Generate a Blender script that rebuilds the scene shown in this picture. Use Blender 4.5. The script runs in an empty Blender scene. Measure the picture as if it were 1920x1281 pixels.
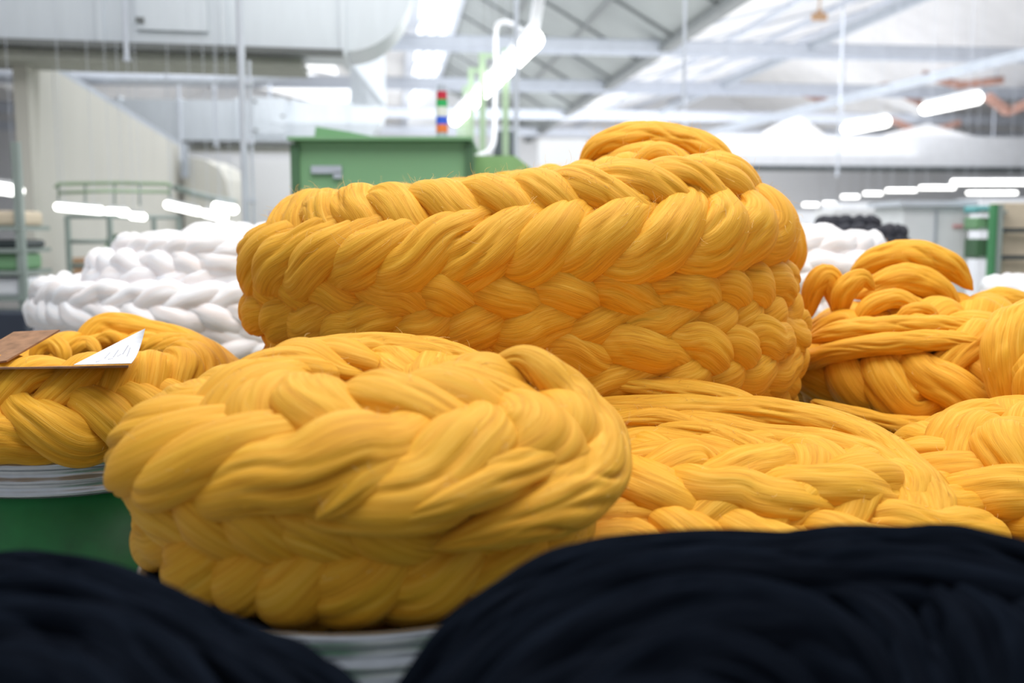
import bpy, math, random
import numpy as np
from mathutils import Vector

random.seed(7)
S = bpy.context.scene
COL = S.collection

# ------------------------------------------------------------------ camera
CAMZ = 1.5
FPX = 35.0 / 36.0 * 1920
PITCH = math.atan(210.5 / FPX)
cam = bpy.data.cameras.new('camera')
cam.lens = 35.0
cam.sensor_width = 36.0
cam.clip_start = 0.05
cam.clip_end = 300
cam.dof.use_dof = True
cam.dof.focus_distance = 1.95
cam.dof.aperture_fstop = 2.2
cam.dof.aperture_blades = 0
camo = bpy.data.objects.new('camera', cam)
COL.objects.link(camo)
camo.location = (0, 0, CAMZ)
camo.rotation_euler = (math.pi / 2 - PITCH, 0, 0)
S.camera = camo

# ------------------------------------------------------------------ world
W = bpy.data.worlds.new('world')
S.world = W
W.use_nodes = True
bg = W.node_tree.nodes['Background']
bg.inputs[0].default_value = (0.93, 0.96, 1.0, 1)
bg.inputs[1].default_value = 0.45
S.view_settings.view_transform = 'Standard'
S.view_settings.look = 'None'
S.view_settings.gamma = 1
S.view_settings.exposure = 0.0
S.view_settings.use_curve_mapping = False


def area(name, loc, size, power, rot=(0, 0, 0), color=(1, 1, 1)):
    l = bpy.data.lights.new(name, 'AREA')
    l.shape = 'RECTANGLE'
    l.size, l.size_y = size
    l.energy = power
    l.color = color
    o = bpy.data.objects.new(name, l)
    o.location = loc
    o.rotation_euler = rot
    COL.objects.link(o)
    return o


# unseen area lights; the first stands in for daylight through the roof lights
area('hall_fill', (0.3, 2.9, 5.2), (5.0, 4.0), 300, (0.0, 0.0, 0), (1.0, 0.98, 0.95))
area('hall_fill', (3.0, 22.0, 3.3), (14, 24), 950, (math.pi, 0, 0), (0.97, 0.98, 1.0))  # added fill, points up to brighten the underside of the roof
area('hall_fill', (3.0, 21.0, 4.7), (18, 30), 2100, (0, 0, 0), (0.97, 0.98, 1.0))  # added fill below the roof, points down to brighten the far hall

# hall frame: s = to the right, w = along the hall, z = up
AZ = math.atan((743 - 960) / FPX * math.cos(PITCH))


def H(s, w, z):
    return Vector((s * math.cos(AZ) + w * math.sin(AZ), -s * math.sin(AZ) + w * math.cos(AZ), z))


def P(px, py, d):
    up = 640.5 - py
    dx = px - 960
    dy = FPX * math.cos(PITCH) + up * math.sin(PITCH)
    dz = up * math.cos(PITCH) - FPX * math.sin(PITCH)
    k = d / dy
    return Vector((dx * k, d, CAMZ + dz * k))


_h = H(6.0, 28.0, 3.3)
area('back_wall_fill', _h, (20.0, 2.0), 450, (math.radians(80), 0, -AZ), (0.97, 0.98, 1.0))  # no fitting here: unseen fill added to brighten the back wall

# ------------------------------------------------------------------ materials
def new_mat(name):
    m = bpy.data.materials.new(name)
    m.use_nodes = True
    nt = m.node_tree
    b = nt.nodes['Principled BSDF']
    return m, nt, b


def plain(name, col, rough=0.5, metal=0.0, var=0.08, scale=6.0, bump=0.0, stretch=(1, 1, 1)):
    m, nt, b = new_mat(name)
    N, L = nt.nodes, nt.links
    tc = N.new('ShaderNodeTexCoord')
    mp = N.new('ShaderNodeMapping')
    mp.inputs['Scale'].default_value = stretch
    no = N.new('ShaderNodeTexNoise')
    no.inputs['Scale'].default_value = scale
    no.inputs['Detail'].default_value = 5
    L.new(tc.outputs['Object'], mp.inputs[0])
    L.new(mp.outputs[0], no.inputs['Vector'])
    r = N.new('ShaderNodeValToRGB')
    r.color_ramp.elements[0].position = 0.3
    r.color_ramp.elements[1].position = 0.7
    r.color_ramp.elements[0].color = tuple(max(0, c * (1 - var)) for c in col) + (1,)
    r.color_ramp.elements[1].color = tuple(min(1, c * (1 + var)) for c in col) + (1,)
    L.new(no.outputs['Fac'], r.inputs[0])
    L.new(r.outputs[0], b.inputs['Base Color'])
    b.inputs['Roughness'].default_value = rough
    b.inputs['Metallic'].default_value = metal
    if bump:
        bu = N.new('ShaderNodeBump')
        bu.inputs['Strength'].default_value = bump
        bu.inputs['Distance'].default_value = 0.01
        L.new(no.outputs['Fac'], bu.inputs['Height'])
        L.new(bu.outputs[0], b.inputs['Normal'])
    return m


def emit(name, col, strength):
    m, nt, b = new_mat(name)
    b.inputs['Base Color'].default_value = (*col, 1)
    b.inputs['Emission Color'].default_value = (*col, 1)
    b.inputs['Emission Strength'].default_value = strength
    return m


def wool(name, c_dark, c_mid, c_light, bump=0.5, sheen=0.25, spec=0.25, rough=0.62, sss=0.0):
    """combed fibre: fine streaks that follow the strand (u along, v across, in metres)"""
    m, nt, b = new_mat(name)
    N, L = nt.nodes, nt.links
    uv = N.new('ShaderNodeUVMap')
    uv.uv_map = 'fibre'

    def streak(su, sv, detail, dist=0.0):
        mp = N.new('ShaderNodeMapping')
        mp.inputs['Scale'].default_value = (su, sv, 1)
        L.new(uv.outputs[0], mp.inputs[0])
        n = N.new('ShaderNodeTexNoise')
        n.noise_dimensions = '2D'
        n.inputs['Scale'].default_value = 1.0
        n.inputs['Detail'].default_value = detail
        n.inputs['Roughness'].default_value = 0.6
        n.inputs['Distortion'].default_value = dist
        L.new(mp.outputs[0], n.inputs['Vector'])
        return n
    a = streak(9, 130, 3, 0.3)
    c = streak(22, 900, 2, 0.2)
    w = streak(4, 45, 2, 0.4)
    mix = N.new('ShaderNodeMath')
    mix.operation = 'MULTIPLY_ADD'
    mix.inputs[1].default_value = 0.55
    L.new(a.outputs['Fac'], mix.inputs[0])
    m2 = N.new('ShaderNodeMath')
    m2.operation = 'MULTIPLY'
    m2.inputs[1].default_value = 0.45
    L.new(c.outputs['Fac'], m2.inputs[0])
    L.new(m2.outputs[0], mix.inputs[2])
    r = N.new('ShaderNodeValToRGB')
    e = r.color_ramp.elements
    e[0].position = 0.30
    e[0].color = (*c_dark, 1)
    e[1].position = 0.72
    e[1].color = (*c_light, 1)
    k = e.new(0.5)
    k.color = (*c_mid, 1)
    L.new(mix.outputs[0], r.inputs[0])
    # wide warm and cool patches of the blend of fibres
    mc = N.new('ShaderNodeMix')
    mc.data_type = 'RGBA'
    mc.blend_type = 'MULTIPLY'
    r2 = N.new('ShaderNodeValToRGB')
    r2.color_ramp.elements[0].position = 0.35
    r2.color_ramp.elements[0].color = (1.0, 0.91, 0.86, 1)
    r2.color_ramp.elements[1].position = 0.65
    r2.color_ramp.elements[1].color = (1, 1, 1, 1)
    L.new(w.outputs['Fac'], r2.inputs[0])
    mc.inputs[0].default_value = 0.8
    L.new(r.outputs[0], mc.inputs[6])
    L.new(r2.outputs[0], mc.inputs[7])
    L.new(mc.outputs[2], b.inputs['Base Color'])
    add = N.new('ShaderNodeMath')
    add.operation = 'ADD'
    L.new(mix.outputs[0], add.inputs[0])
    L.new(w.outputs['Fac'], add.inputs[1])
    bu = N.new('ShaderNodeBump')
    bu.inputs['Strength'].default_value = bump
    bu.inputs['Distance'].default_value = 0.004
    L.new(add.outputs[0], bu.inputs['Height'])
    L.new(bu.outputs[0], b.inputs['Normal'])
    b.inputs['Roughness'].default_value = rough
    b.inputs['Specular IOR Level'].default_value = spec
    b.inputs['Sheen Weight'].default_value = sheen
    b.inputs['Sheen Roughness'].default_value = 0.45
    b.inputs['Sheen Tint'].default_value = (*[min(1, x * 1.0 + 0.1) for x in c_light], 1)
    return m


M = {}
M['yellow'] = wool('ochre_wool', (0.60, 0.27, 0.012), (0.80, 0.405, 0.022), (0.90, 0.535, 0.08))
M['yellow_fibre'] = plain('ochre_fibre', (0.92, 0.68, 0.28), 0.7)
M['white'] = wool('white_wool', (0.87, 0.90, 0.97), (0.92, 0.94, 0.99), (0.95, 0.97, 0.99), bump=0.3)
M['black'] = wool('black_wool', (0.0026, 0.0036, 0.0062), (0.005, 0.0072, 0.012), (0.010, 0.014, 0.023), bump=0.25, sheen=0.0, spec=0.0, rough=0.6)
M['charcoal'] = wool('charcoal_wool', (0.02, 0.022, 0.03), (0.035, 0.037, 0.05), (0.05, 0.055, 0.07), bump=0.3, sheen=0.05)
M['zinc'] = plain('galvanised_steel', (0.52, 0.56, 0.62), 0.30, 0.7, 0.07, 30)
M['duct'] = plain('duct_sheet_steel', (0.66, 0.71, 0.76), 0.38, 0.30, 0.035, 3, stretch=(4, 4, 0.6))
M['duct_dark'] = plain('duct_gasket', (0.16, 0.17, 0.17), 0.6)
M['duct_rail'] = plain('duct_support_rail', (0.38, 0.39, 0.35), 0.6)
M['green_can'] = plain('green_can_fibre', (0.005, 0.155, 0.035), 0.42, 0, 0.30, 9)
M['machine'] = plain('machine_green_paint', (0.20, 0.40, 0.21), 0.45, 0, 0.03, 2)
M['machine_dark'] = plain('machine_dark_green', (0.07, 0.16, 0.08), 0.5)
M['machine_light'] = plain('machine_light_green', (0.27, 0.47, 0.20), 0.45)
M['post_green'] = plain('pale_green_paint', (0.38, 0.52, 0.34), 0.5)
M['plate'] = plain('grey_plate', (0.45, 0.50, 0.58), 0.4)
M['white_paint'] = plain('white_paint', (0.80, 0.82, 0.86), 0.5, 0, 0.04)
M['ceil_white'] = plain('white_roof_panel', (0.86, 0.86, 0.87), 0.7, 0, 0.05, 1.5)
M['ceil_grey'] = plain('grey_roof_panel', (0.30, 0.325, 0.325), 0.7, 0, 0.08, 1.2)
M['seam'] = plain('grey_roof_rib', (0.19, 0.205, 0.21), 0.6)
M['beam'] = plain('beam_paint', (0.62, 0.66, 0.74), 0.55, 0, 0.05)
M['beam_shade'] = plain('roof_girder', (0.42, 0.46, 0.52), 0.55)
M['wall'] = plain('beige_wall', (0.60, 0.59, 0.54), 0.7, 0, 0.025, 0.8, stretch=(4, 4, 0.4))
M['white_wall'] = plain('white_wall', (0.80, 0.81, 0.83), 0.7, 0, 0.04, 0.6)
M['floor'] = plain('concrete_floor', (0.42, 0.41, 0.39), 0.5, 0, 0.12, 1.5, 0.1)
M['rust'] = plain('red_brown_paint', (0.36, 0.20, 0.16), 0.6, 0, 0.2)
M['card'] = plain('cardboard', (0.30, 0.16, 0.085), 0.8, 0, 0.25, 40)
M['box'] = plain('tan_box', (0.52, 0.33, 0.20), 0.8)
M['beige_box'] = plain('beige_panel', (0.70, 0.60, 0.46), 0.8)
M['paper'] = plain('paper', (0.84, 0.86, 0.92), 0.6, 0, 0.02)
M['ink'] = plain('pencil_marks', (0.62, 0.65, 0.74), 0.8)
M['red'] = plain('red_plastic', (0.55, 0.02, 0.05), 0.4)
M['lgreen'] = plain('green_plastic', (0.03, 0.42, 0.12), 0.4)
M['blue'] = plain('blue_plastic', (0.04, 0.12, 0.72), 0.4)
M['orange'] = plain('orange_plastic', (0.85, 0.20, 0.05), 0.4)
M['lens'] = plain('clear_plastic', (0.80, 0.80, 0.76), 0.35)
M['dark'] = plain('dark_steel', (0.045, 0.06, 0.065), 0.5)
M['frame'] = plain('grey_green_frame', (0.30, 0.36, 0.34), 0.5)
M['frame_green'] = plain('green_rack_paint', (0.08, 0.30, 0.13), 0.5)
M['teal'] = plain('teal_plastic', (0.16, 0.48, 0.50), 0.5)
M['navy'] = plain('navy_crate', (0.03, 0.04, 0.065), 0.5)
M['tube'] = emit('lit_tube', (1.0, 1.0, 0.96), 4.5)
M['skylight'] = emit('daylit_glazing', (0.97, 0.985, 1.0), 1.2)
M['pinkish'] = plain('label_red', (0.75, 0.35, 0.36), 0.6)


# ------------------------------------------------------------------ helpers
def link(o, parent=None):
    COL.objects.link(o)
    if parent is not None:
        o.parent = parent
    return o


def tag(o, label=None, cat=None, group=None, kind=None):
    if label:
        o['label'] = label
    if cat:
        o['category'] = cat
    if group:
        o['group'] = group
    if kind:
        o['kind'] = kind
    return o


def empty(name, loc=(0, 0, 0), label=None, cat=None, group=None, rz=0.0):
    o = bpy.data.objects.new(name, None)
    o.empty_display_size = 0.1
    o.location = loc
    o.rotation_euler = (0, 0, rz)
    link(o)
    return tag(o, label, cat, group)


class MB:
    """collects simple solids into one mesh"""

    def __init__(self):
        self.v, self.f, self.smooth = [], [], []

    def add(self, v, f, smooth=False):
        b = len(self.v)
        self.v += [tuple(p) for p in v]
        self.f += [tuple(i + b for i in q) for q in f]
        self.smooth += [smooth] * len(f)

    def hexa(self, p):
        # p: 8 corners, bottom ring 0-3, top ring 4-7
        self.add(p, [(3, 2, 1, 0), (4, 5, 6, 7), (0, 1, 5, 4), (1, 2, 6, 5), (2, 3, 7, 6), (3, 0, 4, 7)])

    def box(self, c, s, fr=None):
        """centre c, size s, in world axes or in the hall frame"""
        pts = []
        for dz in (-.5, .5):
            for dx, dy in ((-.5, -.5), (.5, -.5), (.5, .5), (-.5, .5)):
                q = (c[0] + dx * s[0], c[1] + dy * s[1], c[2] + dz * s[2])
                pts.append(fr(*q) if fr else q)
        self.hexa(pts)

    def bar(self, a, b, w, h=None, up=(0, 0, 1)):
        a, b = Vector(a), Vector(b)
        h = h or w
        t = (b - a).normalized()
        u = Vector(up)
        if abs(t.dot(u)) > .98:
            u = Vector((0, 1, 0))
        s = t.cross(u).normalized()
        n = s.cross(t).normalized()
        pts = []
        for q in (a, b):
            for i, j in ((-1, -1), (1, -1), (1, 1), (-1, 1)):
                pts.append(q + s * (i * w / 2) + n * (j * h / 2))
        self.hexa(pts)

    def cyl(self, a, b, r, r2=None, n=16, caps=True):
        a, b = Vector(a), Vector(b)
        r2 = r if r2 is None else r2
        t = (b - a).normalized()
        u = Vector((0, 0, 1)) if abs(t.z) < .9 else Vector((1, 0, 0))
        s = t.cross(u).normalized()
        m = s.cross(t)
        v = []
        for q, rr in ((a, r), (b, r2)):
            for i in range(n):
                an = 2 * math.pi * i / n
                v.append(q + s * (rr * math.cos(an)) + m * (rr * math.sin(an)))
        f = [(i, (i + 1) % n, n + (i + 1) % n, n + i) for i in range(n)]
        self.add(v, f, True)
        if caps:
            self.add(v[:n], [tuple(range(n))[::-1]])
            self.add(v[n:], [tuple(range(n))])

    def pipe(self, pts, r, n=10):
        pts = [Vector(p) for p in pts]
        v, f = [], []
        nrm = None
        for i, p in enumerate(pts):
            t = (pts[min(i + 1, len(pts) - 1)] - pts[max(i - 1, 0)]).normalized()
            if nrm is None:
                nrm = t.orthogonal().normalized()
            nrm = (nrm - t * nrm.dot(t)).normalized()
            bi = t.cross(nrm)
            for k in range(n):
                an = 2 * math.pi * k / n
                v.append(p + nrm * (r * math.cos(an)) + bi * (r * math.sin(an)))
        for i in range(len(pts) - 1):
            for k in range(n):
                f.append((i * n + k, i * n + (k + 1) % n, (i + 1) * n + (k + 1) % n, (i + 1) * n + k))
        f.append(tuple(range(n))[::-1])
        f.append(tuple((len(pts) - 1) * n + k for k in range(n)))
        self.add(v, f, True)

    def lathe(self, c, prof, n=96):
        """prof: closed list of (r, z)"""
        v, f = [], []
        m = len(prof)
        for i in range(n):
            an = 2 * math.pi * i / n
            for r, z in prof:
                v.append((c[0] + r * math.cos(an), c[1] + r * math.sin(an), c[2] + z))
        for i in range(n):
            j = (i + 1) % n
            for k in range(m):
                l = (k + 1) % m
                f.append((i * m + k, j * m + k, j * m + l, i * m + l))
        self.add(v, f, True)

    def build(self, name, mat, parent=None, bevel=0.0, auto=35):
        me = bpy.data.meshes.new(name)
        me.from_pydata(self.v, [], self.f)
        me.polygons.foreach_set('use_smooth', self.smooth)
        me.materials.append(mat)
        me.update()
        o = bpy.data.objects.new(name, me)
        link(o, parent)
        if parent is not None:
            o.matrix_parent_inverse = parent_inv(parent)
        if bevel:
            b = o.modifiers.new('bevel', 'BEVEL')
            b.width = bevel
            b.segments = 2
        return o


def parent_inv(p):
    from mathutils import Matrix
    return (Matrix.Translation(p.location) @ p.rotation_euler.to_matrix().to_4x4()).inverted() if p.parent is None else Matrix.Identity(4)


# ------------------------------------------------------------------ wool builders
RNG = np.random.default_rng(11)


def fnoise(n, length, wl, rng=None, closed=True):
    """smooth noise of wavelength wl (m) sampled on n points over length, about -1..1"""
    rng = rng or RNG
    s = np.linspace(0, 1, n, endpoint=not closed)
    k0 = max(1, int(round(length / wl)))
    out = np.zeros(n)
    for k in range(1, k0 * 2 + 1):
        a = math.exp(-((k - k0) / (0.6 * k0 + 0.5)) ** 2)
        out += a * np.sin(2 * math.pi * (k * s + rng.random()))
    return out / (np.std(out) + 1e-9) * 0.6


def grooved(C, E1, E2, R1, R2, Ls, M_, closed, rng, K=8, depth=0.16, width=0.12, wl=0.12, twist=0.0, fluff=0.02):
    """surface round a centre line C with cross axes E1,E2, radii R1,R2, with creases running along it"""
    n = len(C)
    th = np.linspace(0, 2 * math.pi, M_, endpoint=False)
    R = np.ones((n, M_))
    s = np.linspace(0, 1, n, endpoint=not closed)
    for j in range(K):
        t0 = (j + 0.7 * rng.random()) * 2 * math.pi / K
        tj = t0 + 0.30 * fnoise(n, Ls, wl * 1.6, rng, closed) + (twist * s * 2 * math.pi if not closed else 0)
        dj = depth * np.clip(0.55 + 0.7 * fnoise(n, Ls, wl, rng, closed), 0, 1.5)
        wj = width * (0.6 + 0.9 * rng.random())
        d = (th[None, :] - tj[:, None] + math.pi) % (2 * math.pi) - math.pi
        R -= dj[:, None] * np.exp(-np.abs(d / wj) ** 1.4)
    # broad lumps
    for m in (2, 3, 5):
        R += 0.035 * np.cos(m * th[None, :] + 2.2 * fnoise(n, Ls, wl * 1.5, rng, closed)[:, None]) / (m - 0.5)
    a = (np.cos(th)[None, :] * R * R1[:, None])
    b = (np.sin(th)[None, :] * R * R2[:, None])
    V = C[:, None, :] + a[..., None] * E1[:, None, :] + b[..., None] * E2[:, None, :]
    return V


def surf_object(name, V, closed, Ls, rmean, mat, parent, rng, uoff=None):
    n, m, _ = V.shape
    verts = V.reshape(-1, 3)
    i = np.arange(n if closed else n - 1)
    k = np.arange(m)
    I, Kk = np.meshgrid(i, k, indexing='ij')
    I2 = (I + 1) % n
    K2 = (Kk + 1) % m
    F = np.stack([I * m + Kk, I * m + K2, I2 * m + K2, I2 * m + Kk], -1).reshape(-1, 4)
    nf = len(F)
    me = bpy.data.meshes.new(name)
    caps = [] if closed else [list(range(m))[::-1], list(range((n - 1) * m, n * m))]
    nl = nf * 4 + sum(len(c) for c in caps)
    me.vertices.add(len(verts))
    me.vertices.foreach_set('co', verts.astype(np.float32).ravel())
    me.loops.add(nl)
    me.polygons.add(nf + len(caps))
    li = np.concatenate([F.ravel()] + [np.array(c) for c in caps]) if caps else F.ravel()
    me.loops.foreach_set('vertex_index', li.astype(np.int32))
    starts = list(range(0, nf * 4, 4))
    tots = [4] * nf
    p = nf * 4
    for c in caps:
        starts.append(p)
        tots.append(len(c))
        p += len(c)
    me.polygons.foreach_set('loop_start', starts)
    me.polygons.foreach_set('loop_total', tots)
    me.polygons.foreach_set('use_smooth', [True] * len(starts))
    uo = rng.random() * 50
    vo = rng.random() * 50
    u = I / n * Ls
    u2 = (I + 1) / n * Ls
    per = 2 * math.pi * rmean
    v = Kk / m * per
    v2 = (Kk + 1) / m * per
    uv = np.stack([np.stack([u, v], -1), np.stack([u, v2], -1), np.stack([u2, v2], -1), np.stack([u2, v], -1)], 2).reshape(-1, 2)
    if caps:
        uv = np.concatenate([uv, np.zeros((sum(len(c) for c in caps), 2))])
    uv = uv + np.array([uo, vo])
    l = me.uv_layers.new(name='fibre')
    l.data.foreach_set('uv', uv.astype(np.float32).ravel())
    me.materials.append(mat)
    me.update(calc_edges=True)
    me.validate()
    o = bpy.data.objects.new(name, me)
    link(o, parent)
    if parent is not None:
        o.matrix_parent_inverse = parent_inv(parent)
    return o


def norm(v):
    return v / (np.linalg.norm(v, axis=-1, keepdims=True) + 1e-12)


def resample(P_, step, closed):
    Q = np.vstack([P_, P_[:1]]) if closed else P_
    d = np.linalg.norm(np.diff(Q[:, :3], axis=0), axis=1)
    s = np.concatenate([[0], np.cumsum(d)])
    n = max(8, int(s[-1] / step))
    t = np.linspace(0, s[-1], n, endpoint=not closed)
    return np.stack([np.interp(t, s, Q[:, k]) for k in range(Q.shape[1])], 1), s[-1]


def catmull(pts, per=24, closed=False):
    pts = np.array(pts, float)
    n = len(pts)
    out = []
    idx = range(n if closed else n - 1)
    for i in idx:
        if closed:
            p0, p1, p2, p3 = pts[i - 1], pts[i], pts[(i + 1) % n], pts[(i + 2) % n]
        else:
            p0 = pts[i - 1] if i else 2 * pts[0] - pts[1]
            p1, p2 = pts[i], pts[i + 1]
            p3 = pts[i + 2] if i + 2 < n else 2 * pts[-1] - pts[-2]
        for t in np.linspace(0, 1, per, endpoint=False):
            out.append(0.5 * ((2 * p1) + (-p0 + p2) * t + (2 * p0 - 5 * p1 + 4 * p2 - p3) * t * t + (-p0 + 3 * p1 - 3 * p2 + p3) * t ** 3))
    if not closed:
        out.append(pts[-1])
    return np.array(out)


FUZZ = {}


def braid_ring(parent, cx, cy, a, b, z, A=0.05, B=0.022, r=0.04, lobe=0.115, tilt=0.0, flip=False, zamp=None, mat='yellow',
               seed=1, step=0.005, seg=44, rn=None, phase=0.0, K=6, depth=0.15, name='braid_strand', wob=0.006, rot=0.0, Af=None, n_s=5, bend=None):
    """closed 3-strand plait laid round an ellipse; its face looks outwards, tilted up by tilt"""
    rng = np.random.default_rng(seed)
    th = np.linspace(0, 2 * math.pi, 720, endpoint=False)
    zz = z + (zamp(th) if zamp else 0 * th)
    ra = 1 + wob * 4 * sum(np.sin(k * th + rng.random() * 6.28) / k for k in (2, 3, 4, 5))
    x = a * ra * np.cos(th)
    y = b * ra * np.sin(th)
    base = np.stack([cx + x * math.cos(rot) - y * math.sin(rot), cy + x * math.sin(rot) + y * math.cos(rot), zz], 1)
    Pp, Ls = resample(base, step, True)
    n = len(Pp)
    T = norm(np.roll(Pp, -1, 0) - np.roll(Pp, 1, 0))
    Z = np.array([0, 0, 1.0])
    Nn = norm(np.cross(T, Z))
    ang = np.arctan2(Pp[:, 1] - cy, Pp[:, 0] - cx)
    tl = np.full(n, tilt)
    Rb = bend or 50.0
    Nt = norm(Nn * np.cos(tl)[:, None] + Z * np.sin(tl)[:, None])
    Wt = norm(np.cross(Nt, T))
    per = max(2, int(round(Ls / (n_s * lobe))))
    s = np.arange(n) / n
    Aw = A * (1 + 0.10 * fnoise(n, Ls, 0.3, rng)) * (Af(ang) if Af is not None else 1)
    out = []
    # lobe spacing varies a little
    ph0 = 2 * math.pi * per * s + 0.35 * fnoise(n, Ls, 0.5, rng)
    for i in range(n_s):
        ph = (ph0 + 2 * math.pi * i / n_s + phase) * (-1 if flip else 1)
        ua = (Aw * np.sin(ph)) / Rb
        Nl = Nt * np.cos(ua)[:, None] + Wt * np.sin(ua)[:, None]
        Wl = Wt * np.cos(ua)[:, None] - Nt * np.sin(ua)[:, None]
        C = Pp + Wt * (Rb * np.sin(ua))[:, None] + Nt * (Rb * (np.cos(ua) - 1))[:, None] + Nl * (B * np.sin(2 * ph))[:, None]
        C += Nl * (0.004 * fnoise(n, Ls, 0.12, rng))[:, None] + Wl * (0.005 * fnoise(n, Ls, 0.12, rng))[:, None]
        t = norm(np.roll(C, -1, 0) - np.roll(C, 1, 0))
        e1 = norm(Nl - t * np.sum(Nl * t, 1)[:, None])
        e2 = np.cross(t, e1)
        rr = r * (1 + 0.07 * fnoise(n, Ls, 0.2, rng)) * (1 + 0.16 * np.sin(2 * ph))
        R1 = rr * (rn or 0.8)
        R2 = rr * (1.0 + 0.10 * np.abs(np.sin(ph)))
        V = grooved(C, e1, e2, R1, R2, Ls, seg, True, rng, K=K, depth=depth, wl=0.15)
        # seam of the uv on the inner side
        V = np.roll(V, seg // 2, axis=1)
        surf_object(name, V, True, Ls * 1.15, r, M[mat], parent, rng)
        out.append(V)
        if parent is not None:
            FUZZ.setdefault(parent.name, []).append(V)
    return out


def hank(parent, pts, r, name='wool_loop', flat=0.8, mat='yellow', K=9, depth=0.16, seed=None, step=0.006, seg=44, taper=0.18, twist=0.3,
         closed=False, px=True, rend=None, up=None, wl=0.14):
    """a loose bundle of roving along hand-placed points; pts of (px, py, depth) or world xyz, optional 4th value scales the radius"""
    seed = seed if seed is not None else int(RNG.integers(1, 1 << 30))
    rng = np.random.default_rng(seed)
    W_ = []
    for q in pts:
        p = P(q[0], q[1], q[2]) if px else q[:3]
        W_.append([p[0], p[1], p[2], q[3] if len(q) > 3 else 1.0])
    D = catmull(W_, 24, closed)
    D, Ls = resample(D, step, closed)
    C, rs = D[:, :3], D[:, 3]
    n = len(C)
    if closed:
        T = norm(np.roll(C, -1, 0) - np.roll(C, 1, 0))
    else:
        T = norm(np.gradient(C, axis=0))
    # reference "up" frame
    U = np.array(up if up is not None else (0, -0.35, 1.0))
    U = U / np.linalg.norm(U)
    e1 = np.zeros((n, 3))
    prev = None
    for i in range(n):
        if prev is None:
            v = U - T[i] * U.dot(T[i])
            if np.linalg.norm(v) < 0.2:
                v = np.array([0, -1.0, 0]) - T[i] * np.dot([0, -1.0, 0], T[i])
        else:
            v = prev - T[i] * prev.dot(T[i])
            w = U - T[i] * U.dot(T[i])
            v = v + 0.05 * w
            v = v - T[i] * v.dot(T[i])
        v = v / (np.linalg.norm(v) + 1e-9)
        e1[i] = v
        prev = v
    if closed:
        pass
    e2 = np.cross(T, e1)
    rr = r * rs * (1 + 0.06 * fnoise(n, Ls, 0.2, rng, closed))
    if not closed:
        s = np.linspace(0, 1, n)
        te = np.minimum(1, np.minimum(s, 1 - s) * Ls / (3.2 * r))
        rr = rr * (taper + (1 - taper) * np.clip(te * (2 - te), 0, 1))
        end = np.minimum(1, np.minimum(s, 1 - s) * Ls / (0.35 * r))
        rr = rr * np.sqrt(np.clip(end, 0.02, 1))
    V = grooved(C, e1, e2, rr * flat, rr, Ls, seg, closed, rng, K=K, depth=depth, wl=wl, twist=twist)
    V = np.roll(V, seg // 2, axis=1)
    o = surf_object(name, V, closed, Ls, r, M[mat], parent, rng)
    if parent is not None:
        FUZZ.setdefault(parent.name, []).append(V)
    return o


def fuzz(parent, count, length=0.02, rad=0.00038, mat='yellow_fibre', seed=3, upmin=0.1, region=None, name='loose_fibers'):
    """fine flyaway fibres standing off the surface"""
    rng = np.random.default_rng(seed)
    srcs = FUZZ.get(parent.name, [])
    pts, nr, tg = [], [], []
    for V in srcs:
        n, m, _ = V.shape
        Vn = np.cross(np.roll(V, -1, 0) - np.roll(V, 1, 0), np.roll(V, -1, 1) - np.roll(V, 1, 1))
        Vn = norm(Vn)
        cen = V.mean(1, keepdims=True)
        sg = np.sign(np.sum(Vn * (V - cen), -1, keepdims=True))
        Vn *= sg
        Tg = norm(np.roll(V, -1, 0) - V)
        sel = (Vn[..., 2] > upmin) | (np.abs(Vn[..., 0]) > 0.8)
        sel[:2] = False
        sel[-2:] = False
        pts.append(V[sel]); nr.append(Vn[sel]); tg.append(Tg[sel])
    pts = np.concatenate(pts); nr = np.concatenate(nr); tg = np.concatenate(tg)
    if region is not None:
        k = region(pts)
        pts, nr, tg = pts[k], nr[k], tg[k]
    if len(pts) == 0:
        return
    idx = rng.integers(0, len(pts), count)
    K = 7
    vs, fs = [], []
    b = 0
    for i in idx:
        L = length * (0.35 + rng.random() ** 2 * 1.6)
        d = nr[i] * (0.25 + rng.random()) + tg[i] * rng.normal() * 1.0 + rng.normal(size=3) * 0.35
        d /= np.linalg.norm(d)
        p = pts[i].copy()
        curl = rng.normal(size=3) * 0.35
        for k in range(K):
            rr = rad * (1 - 0.6 * k / K)
            a = np.cross(d, [0.3, 0.2, 0.9]); a /= np.linalg.norm(a) + 1e-9
            c = np.cross(d, a)
            for q in range(3):
                an = q * 2.094
                vs.append(p + rr * (a * math.cos(an) + c * math.sin(an)))
            p = p + d * L / K
            d = d + curl * 0.5 + rng.normal(size=3) * 0.12
            d /= np.linalg.norm(d)
        for k in range(K - 1):
            for q in range(3):
                fs.append((b + k * 3 + q, b + k * 3 + (q + 1) % 3, b + (k + 1) * 3 + (q + 1) % 3, b + (k + 1) * 3 + q))
        b += K * 3
    me = bpy.data.meshes.new(name)
    me.from_pydata([tuple(v) for v in vs], [], fs)
    me.materials.append(M[mat])
    me.update()
    o = bpy.data.objects.new(name, me)
    link(o, parent)
    o.matrix_parent_inverse = parent_inv(parent)
    o['kind'] = 'stuff'
    return o


# ================================================================== SETTING
def structure(mb, name, mat):
    o = mb.build(name, mat)
    o['kind'] = 'structure'
    return o


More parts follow.
